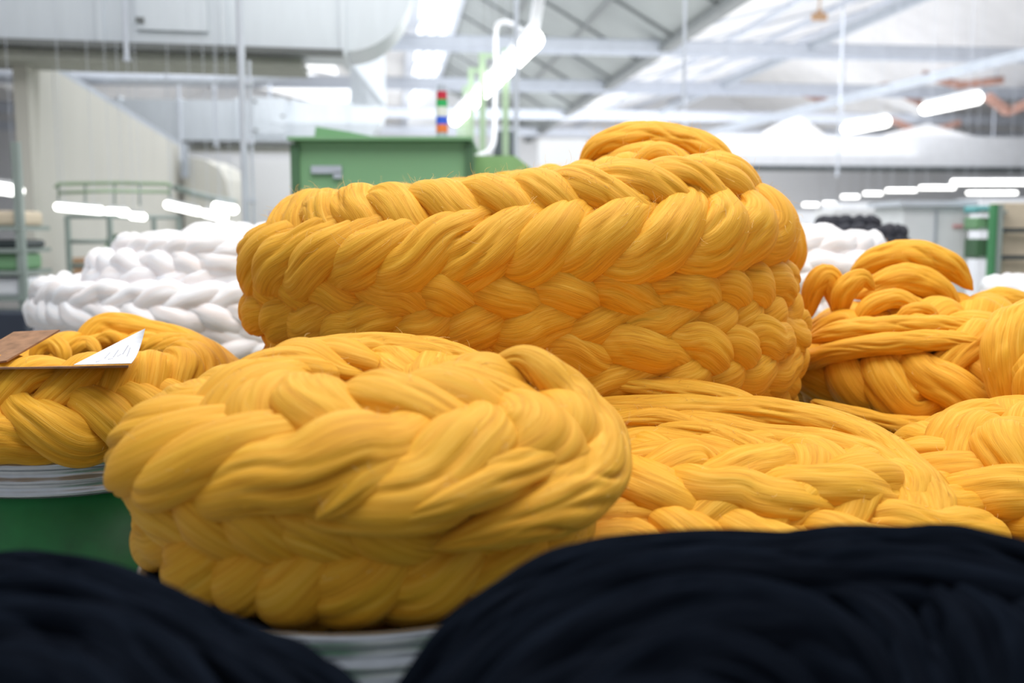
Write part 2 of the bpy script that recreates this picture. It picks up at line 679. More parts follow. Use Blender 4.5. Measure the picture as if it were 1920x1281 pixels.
FAR = 39.0
m = MB(); m.box((4, 17, -0.05), (46, 50, 0.1), H); structure(m, 'floor', M['floor'])
m = MB(); m.box((4, FAR + 0.1, 4.0), (46, 0.2, 8.2), H); structure(m, 'wall_back', M['white_wall'])
m = MB(); m.box((-18.9, 17, 4.0), (0.2, 50, 8.2), H); structure(m, 'wall_left', M['white_wall'])
m = MB(); m.box((26.9, 17, 4.0), (0.2, 50, 8.2), H); structure(m, 'wall_right', M['white_wall'])


def slab(s0, z0, s1, z1, w0, w1, t, name, mat, sub=None):
    """sloping roof plane between two lines that run along the hall"""
    m = MB()
    pts = [H(s0, w0, z0), H(s1, w0, z1), H(s1, w1, z1), H(s0, w1, z0)]
    top = [p + Vector((0, 0, t)) for p in pts]
    m.hexa(pts + top)
    return structure(m, name, mat)


# saw-tooth roof: (s, z) break lines
W0, W1 = 4.6, FAR
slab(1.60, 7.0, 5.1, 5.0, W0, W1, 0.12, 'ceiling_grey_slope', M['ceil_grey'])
slab(5.1, 5.0, 12.6, 7.0, W0, W1, 0.12, 'ceiling_white_slope', M['ceil_white'])
slab(12.6, 7.0, 16.1, 5.0, W0, W1, 0.12, 'ceiling_right_grey_slope', M['ceil_white'])
slab(16.1, 5.0, 26.8, 7.0, W0, W1, 0.12, 'ceiling_right_white_slope', M['ceil_white'])
slab(0.35, 5.4, 1.60, 7.0, W0, W1, 0.06, 'window_1', M['skylight'])
slab(-6.4, 7.0, 0.35, 5.4, W0, W1, 0.12, 'ceiling_left_white_slope', M['ceil_white'])
slab(-9.6, 5.0, -6.4, 7.0, W0, W1, 0.12, 'ceiling_left_grey_slope', M['ceil_white'])
slab(-18.8, 7.0, -9.6, 5.0, W0, W1, 0.12, 'ceiling_far_left_slope', M['ceil_white'])
# roof lights let into the left slope
for k, (wa, wb, sa, sb) in enumerate(((17.0, 20.5, -3.4, -0.9), (25.0, 29.0, -6.2, -1.6), (30.5, 37.5, -6.2, -0.7))):
    za = 5.4 + (0.35 - sa) / 6.75 * 1.6
    zb = 5.4 + (0.35 - sb) / 6.75 * 1.6
    m = MB()
    p = [H(sa, wa, za - .06), H(sb, wa, zb - .06), H(sb, wb, zb - .06), H(sa, wb, za - .06)]
    m.hexa(p + [q + Vector((0, 0, .05)) for q in p])
    structure(m, 'window_%d' % (k + 2), M['skylight'])
# ribs across and along the grey slope
m = MB()
for w in np.arange(W0 + 0.6, W1, 2.6):
    m.bar(H(1.62, w, 6.96), H(5.08, w, 4.97), 0.05, 0.05)
for f_ in (0.33, 0.66):
    m.bar(H(1.6 + 3.5 * f_, W0, 6.96 - 2 * f_), H(1.6 + 3.5 * f_, W1, 6.96 - 2 * f_), 0.06, 0.06)
structure(m, 'trim_1', M['seam'])
m = MB()
for w in np.arange(W0 + 0.6, W1, 2.5):
    m.bar(H(0.37, w, 5.37), H(1.58, w, 6.96), 0.07, 0.07)
m.bar(H(1.60, W0, 6.94), H(1.60, W1, 6.94), 0.16, 0.16)
m.bar(H(0.35, W0, 5.33), H(0.35, W1, 5.33), 0.2, 0.2)
for w in np.arange(W0 + 0.9, W1, 2.4):
    m.bar(H(5.2, w, 4.99), H(12.5, w, 6.93), 0.05, 0.04)
for f_ in (0.25, 0.5, 0.75):
    m.bar(H(5.1 + 7.5 * f_, W0, 4.95 + 2 * f_), H(5.1 + 7.5 * f_, W1, 4.95 + 2 * f_), 0.09, 0.12)
structure(m, 'trim_2', M['beam'])

BRK = ((-18.8, 7.0), (-9.6, 5.0), (-6.4, 7.0), (0.35, 5.4), (1.6, 7.0), (5.1, 5.0), (12.6, 7.0), (16.1, 5.0), (26.8, 7.0))


def ceilz(s):
    return float(np.interp(s, [b[0] for b in BRK], [b[1] for b in BRK]))


def ceil_at(x, y):
    return ceilz(x * math.cos(AZ) - y * math.sin(AZ))


# cross ties at the height of the valleys
for i, (w, th) in enumerate(((19.0, 0.20), (24.2, 0.2), (30.0, 0.2), (35.5, 0.2))):
    m = MB()
    m.box((4.0, w, 4.93), (45, 0.16, th), H)
    m.box((4.0, w + 0.02, 4.93), (45, 0.05, th + 0.10), H)
    m.box((4.0, w - 0.085, 4.93 - th * .3), (45, 0.01, 0.05), H)
    o = m.build('cross_beam', M['beam'])
    o['kind'] = 'structure'
    o.name = 'trim_%d' % (i + 3)
# a long girder that runs along the hall under the white slope
m = MB()
m.bar(H(8.0, 7.0, 5.02), H(8.0, FAR, 5.02), 0.10, 0.16)
structure(m, 'trim_7', M['beam_shade'])
m = MB()
m.bar(H(5.1, W0, 4.9), H(5.1, W1, 4.9), 0.22, 0.12)
structure(m, 'trim_8', M['seam'])

# ------------------------------------------------------------------ lamps
def lamp(p0, p1, wdt, label, group=None):
    p0, p1 = Vector(p0), Vector(p1)
    c = (p0 + p1) / 2
    r = empty('fluorescent_lamp', c, label, 'ceiling lamp', group)
    t = (p1 - p0).normalized()
    m = MB()
    nn = 8
    for k in range(1, nn + 1):     # rounded diffuser ends
        a0, a1 = math.pi / 2 * (k - 1) / nn, math.pi / 2 * k / nn
        for q, sg in ((p0, -1), (p1, 1)):
            m.cyl(q + t * sg * wdt * .5 * math.sin(a0), q + t * sg * wdt * .5 * math.sin(a1), wdt * .5 * math.cos(a0), max(.001, wdt * .5 * math.cos(a1)), n=14, caps=False)
    m.cyl(p0, p1, wdt * .5, n=14, caps=False)
    m.build('diffuser', M['tube'], r)
    m = MB()
    up = Vector((0, 0, wdt * .6))
    m.bar(p0 + up, p1 + up, wdt * .6, wdt * .3)
    m.build('lamp_body', M['white_paint'], r)
    for q in (p0 * .85 + p1 * .15, p0 * .15 + p1 * .85):
        zc = ceil_at(q.x, q.y)
        m = MB(); m.cyl(q + up, (q.x, q.y, zc), .002, n=6); m.build('suspension_wire', M['beam'], r)
    return r


for k in range(5):
    w = 10.35 + k * 1.56
    lb = ['lit tube lamp with hanging bracket, nearest of the slanting row above green machine',
          'lit tube lamp second from the upper end of the slanting row',
          'lit tube lamp in the middle of the slanting row beside green posts',
          'lit tube lamp second from the lower end of the slanting row',
          'lit tube lamp at the lower end of the slanting row, beside the signal tower'][k]
    s0 = 1.42 - 0.075 * k
    L_ = lamp(H(s0, w, 3.42), H(s0 - .06, w + 1.35, 3.42), 0.20, lb, 'tube lamps in the slanting row')
    if k == 0:
        m = MB()
        m.bar(H(s0, w - .05, 3.55), H(s0 + .02, w - .3, 3.80), 0.10, 0.06)
        m.build('bracket', M['white_paint'], L_)
lamp(P(1735, 205, 14.2), P(1832, 184, 12.6), 0.15, 'lit tube lamp at upper right, larger of the slanting pair', 'pair of lamps at right')
lamp(P(1587, 242, 17.6), P(1660, 228, 15.6), 0.17, 'lit tube lamp at upper right, smaller and lower of the slanting pair', 'pair of lamps at right')
for px0, px1, py, d, t_, lb in ((1788, 1940, 342, 11.0, .06, 'long lit tube lamp above the beige boxes at right edge'),
                       (1727, 1788, 352, 14.0, .05, 'lit tube lamp just left of the long one at right edge'),
                       (1664, 1716, 357, 16.0, .05, 'lit tube lamp above the white cabinet'),
                       (1622, 1652, 363, 18.0, .05, 'small lit tube lamp left of the one above white cabinet'),
                       (1580, 1608, 369, 20.0, .055, 'small lit tube lamp, third from left in the far right row'),
                       (1546, 1564, 382, 21.0, .065, 'small lit tube lamp, second from left in the far right row'),
                       (1508, 1532, 384, 22.0, .065, 'small lit tube lamp, leftmost in the far right row'),
                       (1815, 1905, 362, 15.0, .045, 'lit tube lamp under the long one at the right edge')):
    lamp(P(px0, py, d), P(px1, py, d), t_, lb, 'far lamps in a row at right')
for px0, py0, px1, py1, d, t_, lb in ((109, 388, 188, 395, 7.7, .06, 'lit tube lamp in front of beige wall, leftmost and longest'),
                       (204, 397, 236, 399, 7.7, .06, 'short lit tube lamp beside the leftmost one on beige wall'),
                       (248, 405, 268, 407, 7.7, .055, 'smallest lit tube lamp in front of beige wall'),
                       (315, 384, 372, 397, 7.7, .06, 'lit tube lamp slanting down to the right, upper of the joined pair'),
                       (385, 400, 420, 408, 7.7, .06, 'lit tube lamp slanting down to the right, lower of the joined pair'),
                       (406, 387, 438, 393, 7.7, .07, 'short lit tube lamp beside the white vertical pole'),
                       (-20, 350, 34, 358, 7.6, .09, 'lit tube lamp over the shelves at the left edge')):
    lamp(P(px0, py0, d), P(px1, py1, d), t_, lb, 'lamps near the beige wall')

# ------------------------------------------------------------------ ducts
def duct(w, s0, s1, zb, hgt, dep, label, elbow=True, skew=0.0):
    r = empty('air_duct', H((s0 + s1) / 2, w, zb), label, 'air duct')

    def F(s, ww, z):
        return H(s, ww + skew * (s - s0), z)
    m = MB(); m.box(((s0 + s1) / 2, w, zb + hgt / 2), (s1 - s0, dep, hgt), F); m.build('duct_body', M['duct'], r)
    n = int((s1 - s0) / 0.95)
    for i in range(n + 1):
        s = s1 - i * 0.95
        m = MB(); m.box((s, w, zb + hgt / 2), (0.05, dep + 0.08, hgt + 0.08), F)
        m.build('duct_flange', M['duct'], r)
    for s in (s0 + .6, s1 - 1.4):
        zc = ceilz(s)
        m = MB(); m.cyl(F(s, w, zb + hgt), F(s, w, zc + .05), .02, n=8)
        m.build('hanger_rod', M['beam'], r)
    m = MB()
    m.box(((s0 + s1) / 2, w - dep / 2 - .02, zb - .02), (s1 - s0, .08, .05), F)
    m.build('duct_seal', M['duct_dark'], r)
    m = MB()
    m.box(((s0 + s1) / 2 - .2, w, zb - .09), (s1 - s0 - .3, dep * .8, .08), F)
    m.build('support_rail', M['duct_rail'], r)
    # access door
    sa = s1 - 1.05
    m = MB(); m.box((sa - .3, w - dep / 2 - .03, zb + .42), (0.55, .03, 0.62), F); dd = m.build('access_panel', M['duct'], r)
    for a_, b_ in ((-.54, .18), (-.54, .66), (-.08, .42)):
        m = MB(); m.box((sa + a_, w - dep / 2 - .05, zb + b_), (.06, .04, .04), F)
        m.build('catch', M['duct_dark'], dd)
    if elbow:
        # bend that turns the duct upwards
        v, f = [], []
        K = 14
        R_ = 0.62
        for k in range(K + 1):
            a_ = math.pi / 2 * k / K
            for dd_ in (-dep / 2, dep / 2):
                v.append(F(s1 + R_ * math.sin(a_) * 0.95, w + dd_, zb + R_ - R_ * math.cos(a_)))
            for dd_ in (dep / 2, -dep / 2):
                v.append(F(s1 + .001, w + dd_, zb + hgt + .4 + k * .02))
        v2, f2 = [], []
        m = MB()
        for k in range(K):
            m.hexa([v[4 * k], v[4 * k + 1], v[4 * k + 2], v[4 * k + 3], v[4 * k + 4], v[4 * k + 5], v[4 * k + 6], v[4 * k + 7]])
        m.box((s1 + R_ * .475, w, zb + (R_ + hgt + 1.2) / 2), (R_ * .95, dep, hgt + 1.2 - R_), F)
        m.build('duct_elbow', M['duct'], r)
    return r


duct(8.5, -7.0, -0.42, 2.98, 1.1, 0.75, 'large pale sheet steel air duct with curved end at top left', True, 0.08)
duct(18.0, -6.0, -0.75, 2.98, 0.68, 0.9, 'smaller looking distant pale steel duct behind white pole and above the green machine', True, 0.0)
d3 = empty('air_duct', H(11, 24, 2.9), 'wide pale duct with dark underside at far right under the roof', 'air duct')
m = MB(); m.box((11.5, 24, 3.4), (12.5, .9, .75), H); m.build('duct_body', M['white_paint'], d3)
m = MB(); m.box((12.3, 23.7, 2.98), (8.4, .5, .10), H); m.build('duct_seal', M['dark'], d3)
for s_ in (7.0, 11.0, 15.0):
    m = MB(); m.cyl(H(s_, 24, 3.7), H(s_, 24, ceilz(s_) + .05), .02, n=8); m.build('hanger_rod', M['beam'], d3)
# round pipe slung under the first duct
pp = empty('ventilation_pipe', P(300, 145, 11), 'long pale round pipe hanging below the large duct', 'pipe')
m = MB(); m.pipe([P(-40, 140, 10.5), P(200, 147, 11), P(400, 150, 11.5), P(500, 146, 11.8), P(540, 138, 11.9), P(548, 118, 11.9)], 0.055, 12); m.build('pipe_run', M['beam'], pp)
m = MB(); m.box(P(548, 113, 11.9), (0.17, 0.2, 0.2)); m.build('end_box', M['white_paint'], pp)

# hanging rods and the tall pole
def rod(name, px, y0, y1, d, r_, label, mat='beam', dx=0):
    m = MB()
    a = P(px, y1, d)
    b = P(px, y0, d)
    zt_ = max(b.z, ceil_at(a.x, d) + .04)
    m.cyl((a.x, d, a.z), (a.x, d, zt_), r_, n=12)
    for zq in (a.z, b.z - .02):
        m.cyl((a.x, d, zq), (a.x, d, zq + .02), r_ * 1.6, n=12)
    o = m.build(name, M[mat])
    return tag(o, label, 'pole')


m = MB()
pb = P(462, 430, 7.0)
m.cyl((pb.x, 7.0, 0), (pb.x, 7.0, 5.2), 0.026, n=16)
m.cyl((pb.x, 7.0, 0), (pb.x, 7.0, 0.03), 0.09, n=16)
m.cyl((pb.x + .055, 7.0, 1.2), (pb.x + .055, 7.0, 2.65), 0.010, n=10)
for zz in (1.3, 1.7, 2.1, 2.5):
    m.box((pb.x + .03, 7.0, zz), (0.08, .04, .03))
o = m.build('steel_pole', M['beam']); tag(o, 'tall pale grey pole rising behind the white wool pile', 'pole')
rod('hanger_rod', 238, -40, 115, 8.0, 0.02, 'thin hanging rod in front of the large duct')
rod('hanger_rod', 968, -60, 300, 9.0, 0.022, 'thin pale vertical rod crossing the grey roof slope beside the slanting lamps')
rod('hanger_rod', 1281, -60, 200, 9.0, 0.014, 'thin vertical rod near the edge between grey and white roof')
rod('hanger_rod', 405, 170, 275, 13.0, 0.02, 'short thin rod in front of the distant duct, right of the pair')
rod('hanger_rod', 340, 200, 300, 13.0, 0.02, 'short thin rod in front of the distant duct, left of the pair')
rod('hanger_rod', 1570, 240, 330, 15.0, 0.02, 'short rod below the smaller slanting lamp at right')

# bent conduit
m = MB()
cpts = [P(982, 60, 10.1), P(958, 44, 10.6), P(940, 42, 11), P(930, 55, 11.4), P(929, 110, 12.2), P(928, 200, 11.8), P(927, 255, 10.2), P(920, 280, 9.0), P(905, 290, 8.2), P(893, 293, 7.5)]
m.pipe([Vector(q) for q in catmull([list(p) for p in cpts], 8)], 0.024, 10)
o = m.build('cable_conduit', M['white_paint']); tag(o, 'white bent conduit hooking up to the end of the slanting lamp row', 'conduit')

# green posts
for i, (px, yt, d) in enumerate(((948, 92, 12.6), (905, 100, 13.2), (884, 128, 15.0), (873, 162, 17.0), (862, 196, 19.5))):
    m = MB()
    a = P(px, 300, d); b = P(px, yt, d)
    m.box((a.x, d, b.z / 2), (0.08, 0.08, b.z))
    if i > 0:
        m.box((a.x + .06, d, b.z - .03), (0.18, .05, .05))
    m.box((a.x, d, 0.02), (0.2, 0.2, 0.04))
    o = m.build('green_post', M['post_green'])
    tag(o, ['pale green machine post under the lower right of the lamp row, rightmost', 'tall pale green post left of the bent conduit', 'pale green post, third from the right behind the lamps',
            'pale green post, fourth from the right behind the lamps', 'pale green post, leftmost beside signal tower'][i], 'post', 'pale green machine posts')

# ------------------------------------------------------------------ green machine
g = empty('spinning_machine', (-0.75, 6.5, 0), 'large green machine cabinet with a grey name plate', 'machine')
x0, x1 = P(548, 300, 6).x, P(884, 300, 6).x
zt = P(700, 264, 6).z
m = MB(); m.box(((x0 + x1) / 2, 6.5, zt / 2), (x1 - x0 - .02, 1.0, zt)); m.build('cabinet', M['machine'], g, bevel=0.012)
m = MB(); m.box((x0 + .02, 6.0, zt / 2 - .01), (0.05, 0.06, zt - .02)); m.build('edge_post', M['machine_dark'], g)
m = MB(); m.box((x1 - .01, 6.0, zt / 2 - .01), (0.05, 0.06, zt - .02)); m.build('edge_post', M['machine_dark'], g)
m = MB(); m.box(((x0 + x1) / 2, 6.45, zt + .008), (x1 - x0 + .02, 1.06, .02)); m.build('top_plate', M['machine'], g)
a = P(612, 318, 5.98); m = MB(); m.box((a.x, 5.985, a.z), (0.18, 0.02, 0.045)); m.build('name_plate', M['plate'], g)
a = P(633, 329, 5.98); m = MB(); m.box((a.x, 5.985, a.z), (0.05, 0.02, 0.035)); m.build('lock_plate', M['plate'], g)
# sloping hood on the top
m = MB()
hx = [P(595, 262, 6.4), P(745, 262, 6.4), P(700, 258, 6.4), P(660, 250, 6.4), P(598, 240, 6.4)]
v = [(p.x, 6.3, max(p.z, zt)) for p in hx] + [(p.x, 6.9, max(p.z, zt)) for p in hx]
m.add(v, [(0, 1, 2, 3, 4), (9, 8, 7, 6, 5)] + [(i, (i + 1) % 5 + 0, (i + 1) % 5 + 5, i + 5) for i in range(5)])
m.build('hood', M['machine'], g)
m = MB()
z2 = P(930, 296, 7.0).z
xa, xb, xc = P(888, 300, 7).x, P(965, 300, 7).x, P(1005, 300, 7).x
v = [(xa, 6.8, 0.9), (xb + .25, 6.8, .9), (xc, 6.8, z2 - .11), (xb, 6.8, z2), (xa, 6.8, z2)]
v += [(a_, 7.6, c_) for a_, b_, c_ in v]
m.add(v, [(0, 1, 2, 3, 4), (9, 8, 7, 6, 5)] + [(i, (i + 1) % 5, (i + 1) % 5 + 5, i + 5) for i in range(5)])
m.build('side_cover', M['machine_light'], g)
m = MB(); m.box(((xa + xb) / 2, 7.15, 0.45), (xb - xa, .8, .9)); m.build('side_base', M['machine_dark'], g)

# signal tower
sl = empty('signal_tower', P(829, 262, 6.2), 'signal tower light with red, green, white, blue and orange rings on green machine', 'signal light')
sx = P(829, 262, 6.2).x
def zy(py): return P(829, py, 6.2).z
for nm, ya, yb, mt, rr in (('base', 264, 249, 'plate', .034), ('orange_ring', 249, 234, 'orange', .036), ('blue_ring', 234, 219, 'blue', .036),
                       ('white_ring', 219, 201, 'lens', .036), ('green_ring', 201, 187, 'lgreen', .034), ('red_ring', 187, 172, 'red', .031), ('cap', 172, 160, 'plate', .026)):
    m = MB(); m.cyl((sx, 6.2, zy(ya)), (sx, 6.2, zy(yb)), rr, n=24); m.build(nm, M[mt], sl)

# small red box seen left of the green machine
m = MB(); a = P(522, 407, 5.8); m.box((a.x, 5.8, a.z), (0.085, .05, .05)); m.cyl((a.x, 5.8, 0), (a.x, 5.8, a.z - .02), .02, n=10)
tag(m.build('alarm_box', M['red']), 'small red box below left corner of the green machine', 'box')

# ------------------------------------------------------------------ beige wall and its end hood
bw = empty('partition_panel', P(190, 500, 11), 'tall beige partition with sloping top edge at left', 'partition')
def wallpoly(pts, t, name, mat, parent):
    """pts: (px, py, depth) outline on a vertical plane, thickness t backwards"""
    A_ = [P(*q) for q in pts]
    B_ = [p + Vector((0.06, t, 0)) for p in A_]
    n = len(A_)
    m = MB()
    m.add(A_ + B_, [tuple(range(n)), tuple(range(n, 2 * n))[::-1]] + [(i, i + n, (i + 1) % n + n, (i + 1) % n) for i in range(n)])
    return m.build(name, M[mat], parent)


def zfloor(px, d):
    # pixel row of the floor at this distance
    x = 640.5
    lo, hi = 430, 3000
    for _ in range(50):
        mid = (lo + hi) / 2
        if P(px, mid, d).z > 0:
            lo = mid
        else:
            hi = mid
    return lo


wallpoly([(44, zfloor(44, 8.6), 8.6), (44, 108, 8.6), (340, 283, 15.0), (345, 340, 15.2), (345, zfloor(345, 15.2), 15.2)], .15, 'panel', 'wall', bw)
m = MB()
a, b = P(40, 100, 8.55), P(342, 281, 15.0)
m.bar(a, b, 0.10, 0.12)
m.build('top_rail', M['beam_shade'], bw)
m = MB(); a = P(42, 108, 8.5); m.box((a.x, 8.5, a.z / 2 + .02), (.12, .12, a.z)); m.build('end_post', M['wall'], bw)
hd = empty('extraction_hood', P(390, 400, 14.4), 'rounded beige hood at the far end of the beige partition', 'hood')
hp = [(346, 300), (350, 292), (385, 300), (410, 315), (424, 338), (430, 370), (430, 430), (430, 600), (346, 600)]
wallpoly([(x, y, 14.4) for x, y in hp], 0.9, 'hood_body', 'wall', hd)
m = MB(); a = P(348, 300, 14.3); b = P(350, 270, 14.3); m.bar((a.x, 14.25, a.z - .25), (a.x, 14.25, b.z), .09, .09); m.build('hood_bracket', M['beam_shade'], hd)

# rack frames in front of beige wall
rk = empty('garment_rack', P(200, 450, 7.6) * 1.0, 'grey green tubular rack frame in front of the beige wall', 'rack')
rk.location.z = 0
for px in (126, 205):
    a = P(px, 405, 7.6); m = MB(); m.cyl((a.x, 7.6, 0), (a.x, 7.6, a.z), .022, n=10); m.build('upright', M['frame'], rk)
for px in (288, 335):
    a = P(px, 405, 8.4); m = MB(); m.cyl((a.x, 8.4, 0), (a.x, 8.4, a.z), .02, n=10); m.build('upright', M['frame'], rk)
for py in (406, 453, 498, 560):
    m = MB(); m.pipe([P(126, py, 7.6), P(205, py, 7.6), P(335, py + 2, 8.4)], .016, 8); m.build('cross_bar', M['frame'], rk)
hf = empty('hanging_frame', P(220, 345, 8.6), 'pale green open frame hanging above the tube lamps by the beige wall', 'frame')
m = MB(); m.pipe([P(104, 352, 8.6), P(110, 345, 8.6), P(215, 343, 8.6), P(318, 345, 8.6), P(322, 352, 8.6)], .016, 8); m.build('top_bar', M['post_green'], hf)
m = MB(); m.pipe([P(110, 362, 8.6), P(200, 358, 8.2), P(318, 360, 8.6)], .014, 8); m.build('lower_bar', M['post_green'], hf)
m = MB()
for px in (110, 160, 215, 262, 318):
    m.cyl(P(px, 345, 8.6), P(px, 385, 8.6), .010, n=6)
m.build('drop_rod', M['frame'], hf)
for px in (110, 318):
    a = P(px, 345, 8.6); m = MB(); m.cyl(a, (a.x, a.y, 2.88), .003, n=6); m.build('suspension_wire', M['beam'], hf)
m = MB(); m.pipe([P(330, 352, 8.8), P(360, 362, 9.2), P(400, 372, 9.8), P(440, 378, 10.4)], .03, 8); m.build('conveyor_bar', M['frame'], hf)

def boxthing(name, px0, px1, py0, py1, d, dep, mat, label, cat, bevel=.01, extra=None, tofloor=False):
    a = P(px0, py1, d); b = P(px1, py0, d)
    m = MB()
    z0 = 0.0 if tofloor else a.z
    m.box(((a.x + b.x) / 2, d + dep / 2, (z0 + b.z) / 2), (b.x - a.x, dep, b.z - z0))
    if extra:
        extra(m, a, b, d)
    o = m.build(name, M[mat], bevel=bevel)
    return tag(o, label, cat)


def flaps(m, a, b, d):
    c = (a.x + b.x) / 2
    m.box((c, d + .002, (a.z + b.z) / 2), (.02, .02, (b.z - a.z) * .9))


tb = boxthing('table', 110, 470, 528, 545, 8.8, .7, 'frame', 'grey workbench behind the white wool pile', 'table', extra=None)
a = P(115, 545, 8.8); b = P(465, 545, 8.8)
for x_ in (a.x, b.x):
    for y_ in (8.9, 9.4):
        m = MB(); m.box((x_ + (.06 if x_ == a.x else -.06), y_, a.z / 2), (.06, .06, a.z)); m.build('leg', M['frame'], tb)
boxthing('cardboard_box', 132, 172, 484, 502, 8.85, .35, 'box', 'upper tan cardboard box on the grey rack at left', 'box', extra=flaps)
boxthing('cardboard_box', 132, 168, 503, 527, 8.85, .35, 'box', 'lower tan cardboard box on the grey rack at left', 'box', extra=flaps)
gb = boxthing('green_bin', 200, 276, 447, 527, 8.85, .5, 'machine', 'green bin with a grey label behind the white pile', 'bin')
m = MB(); a = P(216, 461, 8.84); m.box((a.x, 8.84, a.z), (.09, .012, .05)); m.build('bin_label', M['plate'], gb)
m = MB(); a = P(238, 444, 8.84); m.box((a.x, 9.1, a.z), (.34, .54, .035)); m.build('bin_rim', M['machine_dark'], gb)

# shelves at the left edge
sh = empty('storage_rack', (P(10, 500, 7).x, 7, 0), 'shelving rack with green and grey goods at the left edge', 'rack')
xl, xr = P(-90, 500, 7).x, P(42, 500, 7).x
for x_ in (xl, xr):
    m = MB(); m.box((x_, 7.0, 1.05), (.05, .05, 2.1)); m.build('upright', M['frame'], sh)
for py in (428, 470, 512, 560, 592):
    zq = P(0, py, 7).z
    m = MB(); m.box(((xl + xr) / 2, 7.2, zq), (xr - xl, .5, .03)); m.build('shelf', M['frame'], sh)
for px0, px1, py0, py1, mt, nm, lb, cat in ((-60, 36, 475, 508, 'machine', 'storage_crate', 'green crate on the shelving rack at left edge', 'crate'),
                            (-60, 44, 450, 466, 'dark', 'storage_crate', 'dark flat crate on the shelving rack at left edge', 'crate'),
                            (-60, 38, 395, 424, 'beige_box', 'storage_crate', 'beige carton on the top shelf at left edge', 'carton'),
                            (-70, 42, 520, 556, 'paper', 'paper_bag', 'pale bag on the shelving rack below the green crate', 'bag')):
    boxthing(nm, px0, px1, py0, py1, 7.0, .35, mt, lb, cat, bevel=.03)
boxthing('navy_crate', -80, 46, 588, 690, 6.6, .3, 'navy', 'navy blue crate standing low at the left edge', 'crate', tofloor=True)

# ------------------------------------------------------------------ right side background
cb = boxthing('white_cabinet', 1688, 1820, 386, 520, 7.4, .6, 'white_paint', 'white cabinet with small red mark behind yellow wool at right', 'cabinet', tofloor=True)
m = MB(); a = P(1796, 424, 7.39); m.box((a.x, 7.385, a.z), (.075, .012, .022)); m.build('red_mark', M['pinkish'], cb)
a = P(1690, 384, 7.4); b = P(1820, 384, 7.4)
m = MB(); m.box(((a.x + b.x) / 2, 7.68, a.z + .01), (b.x - a.x + .06, .68, .04)); m.build('top_cover', M['beam'], cb)
m = MB(); m.box(((a.x + b.x) / 2, 7.385, a.z / 2), (.012, .02, a.z * .95)); m.build('door_gap', M['beam_shade'], cb)
boxthing('white_cabinet', 1560, 1685, 392, 520, 9.4, .6, 'white_wall', 'paler lower white cabinet left of the one with the red mark', 'cabinet', tofloor=True)
rr_ = empty('storage_rack', (P(1850, 500, 7).x, 7.2, 0), 'green steel rack carrying beige boards at right edge', 'rack')
for px, mt in ((1864, 'frame_green'), (1874, 'frame')):
    a = P(px, 383, 7.0); m = MB(); m.box((a.x, 7.0, a.z / 2), (.042, .05, a.z)); m.build('upright', M[mt], rr_)
for py in (398, 430, 483):
    a, b = P(1824, py, 7.2), P(1870, py, 7.2)
    m = MB(); m.box(((a.x + b.x) / 2, 7.2, a.z), (b.x - a.x, .3, .02)); m.build('shelf', M['frame'], rr_)
for py in (432, 483):
    a, b = P(1876, py, 7.0), P(2010, py, 7.0)
    m = MB(); m.box(((a.x + b.x) / 2, 7.03, a.z), (b.x - a.x, .05, .03)); m.build('rail', M['dark'], rr_)
for py0, py1, lb in ((380, 430, 'upper beige board panel in the green rack at right edge'), (434, 481, 'middle beige board panel in the green rack at right edge'), (486, 530, 'lowest beige board panel in the green rack at right edge')):
    boxthing('board_panel', 1878, 2010, py0, py1, 7.1, .2, 'beige_box', lb, 'board')
for py0, py1, mt, lb in ((386, 398, 'teal', 'teal box on the top shelf of the right hand rack'), (408, 430, 'machine', 'green box on the middle shelf of the right hand rack'), (448, 483, 'machine_dark', 'dark green box on the lowest shelf of the right hand rack')):
    boxthing('storage_box', 1830, 1856, py0, py1, 7.1, .2, mt, lb, 'box', extra=flaps)

# red-brown roof trusses at the upper right
def truss(pts, label):
    r = empty('roof_truss', P(*pts[0]), label, 'truss')
    for i in range(len(pts) - 1):
        m = MB(); m.bar(P(*pts[i]), P(*pts[i + 1]), .12, .16); m.build('truss_bar', M['rust'], r)


truss([(1480, 165, 26), (1560, 195, 26), (1660, 160, 26), (1740, 200, 26)], 'red brown truss pieces left of the larger slanting lamp')
truss([(1730, 140, 22), (1800, 160, 22), (1880, 150, 22)], 'red brown truss pieces above the larger slanting lamp')
truss([(1850, 180, 20), (1890, 210, 20), (1935, 190, 20), (1960, 220, 20)], 'red brown truss pieces at the right edge')
truss([(1670, 225, 27), (1730, 250, 27), (1800, 230, 27)], 'red brown truss pieces right of the smaller slanting lamp')
# pale sloping skylight shafts at right
for k, (pts, lb) in enumerate((([(1430, 262, 28), (1500, 218, 28), (1560, 262, 28)], 'pale gabled roof light over the far hall, left one'),
                           ([(1640, 262, 26), (1740, 232, 26), (1850, 262, 26)], 'pale gabled roof light over the far hall, right one'))):
    A_ = [P(*q) for q in pts]
    B_ = [p + Vector((0, 3, 0)) for p in A_]
    m = MB(); m.add(A_ + B_, [(0, 1, 2), (5, 4, 3), (0, 3, 4, 1), (1, 4, 5, 2), (2, 5, 3, 0)])
    tag(m.build('roof_light', M['ceil_white']), lb, 'roof light')
m = MB()
m.bar(P(1330, 250, 24), P(1990, 85, 14), .12, .14)
tag(m.build('lamp_rail', M['beam_shade']), 'long pale rail carrying the two slanting lamps at upper right', 'rail')
m = MB()
for px, dz in ((1527, 0), (1536, .05), (1545, 0)):
    a = P(px, 38, 16); m.cyl(a, a + Vector((0, 0, .1 + dz)), .05, n=10)
a = P(1536, 30, 16); m.cyl(a, (a.x, a.y, 6.0), .015, n=6)
tag(m.build('roof_fitting', M['box']), 'small brownish fitting hanging from the white roof', 'fitting')
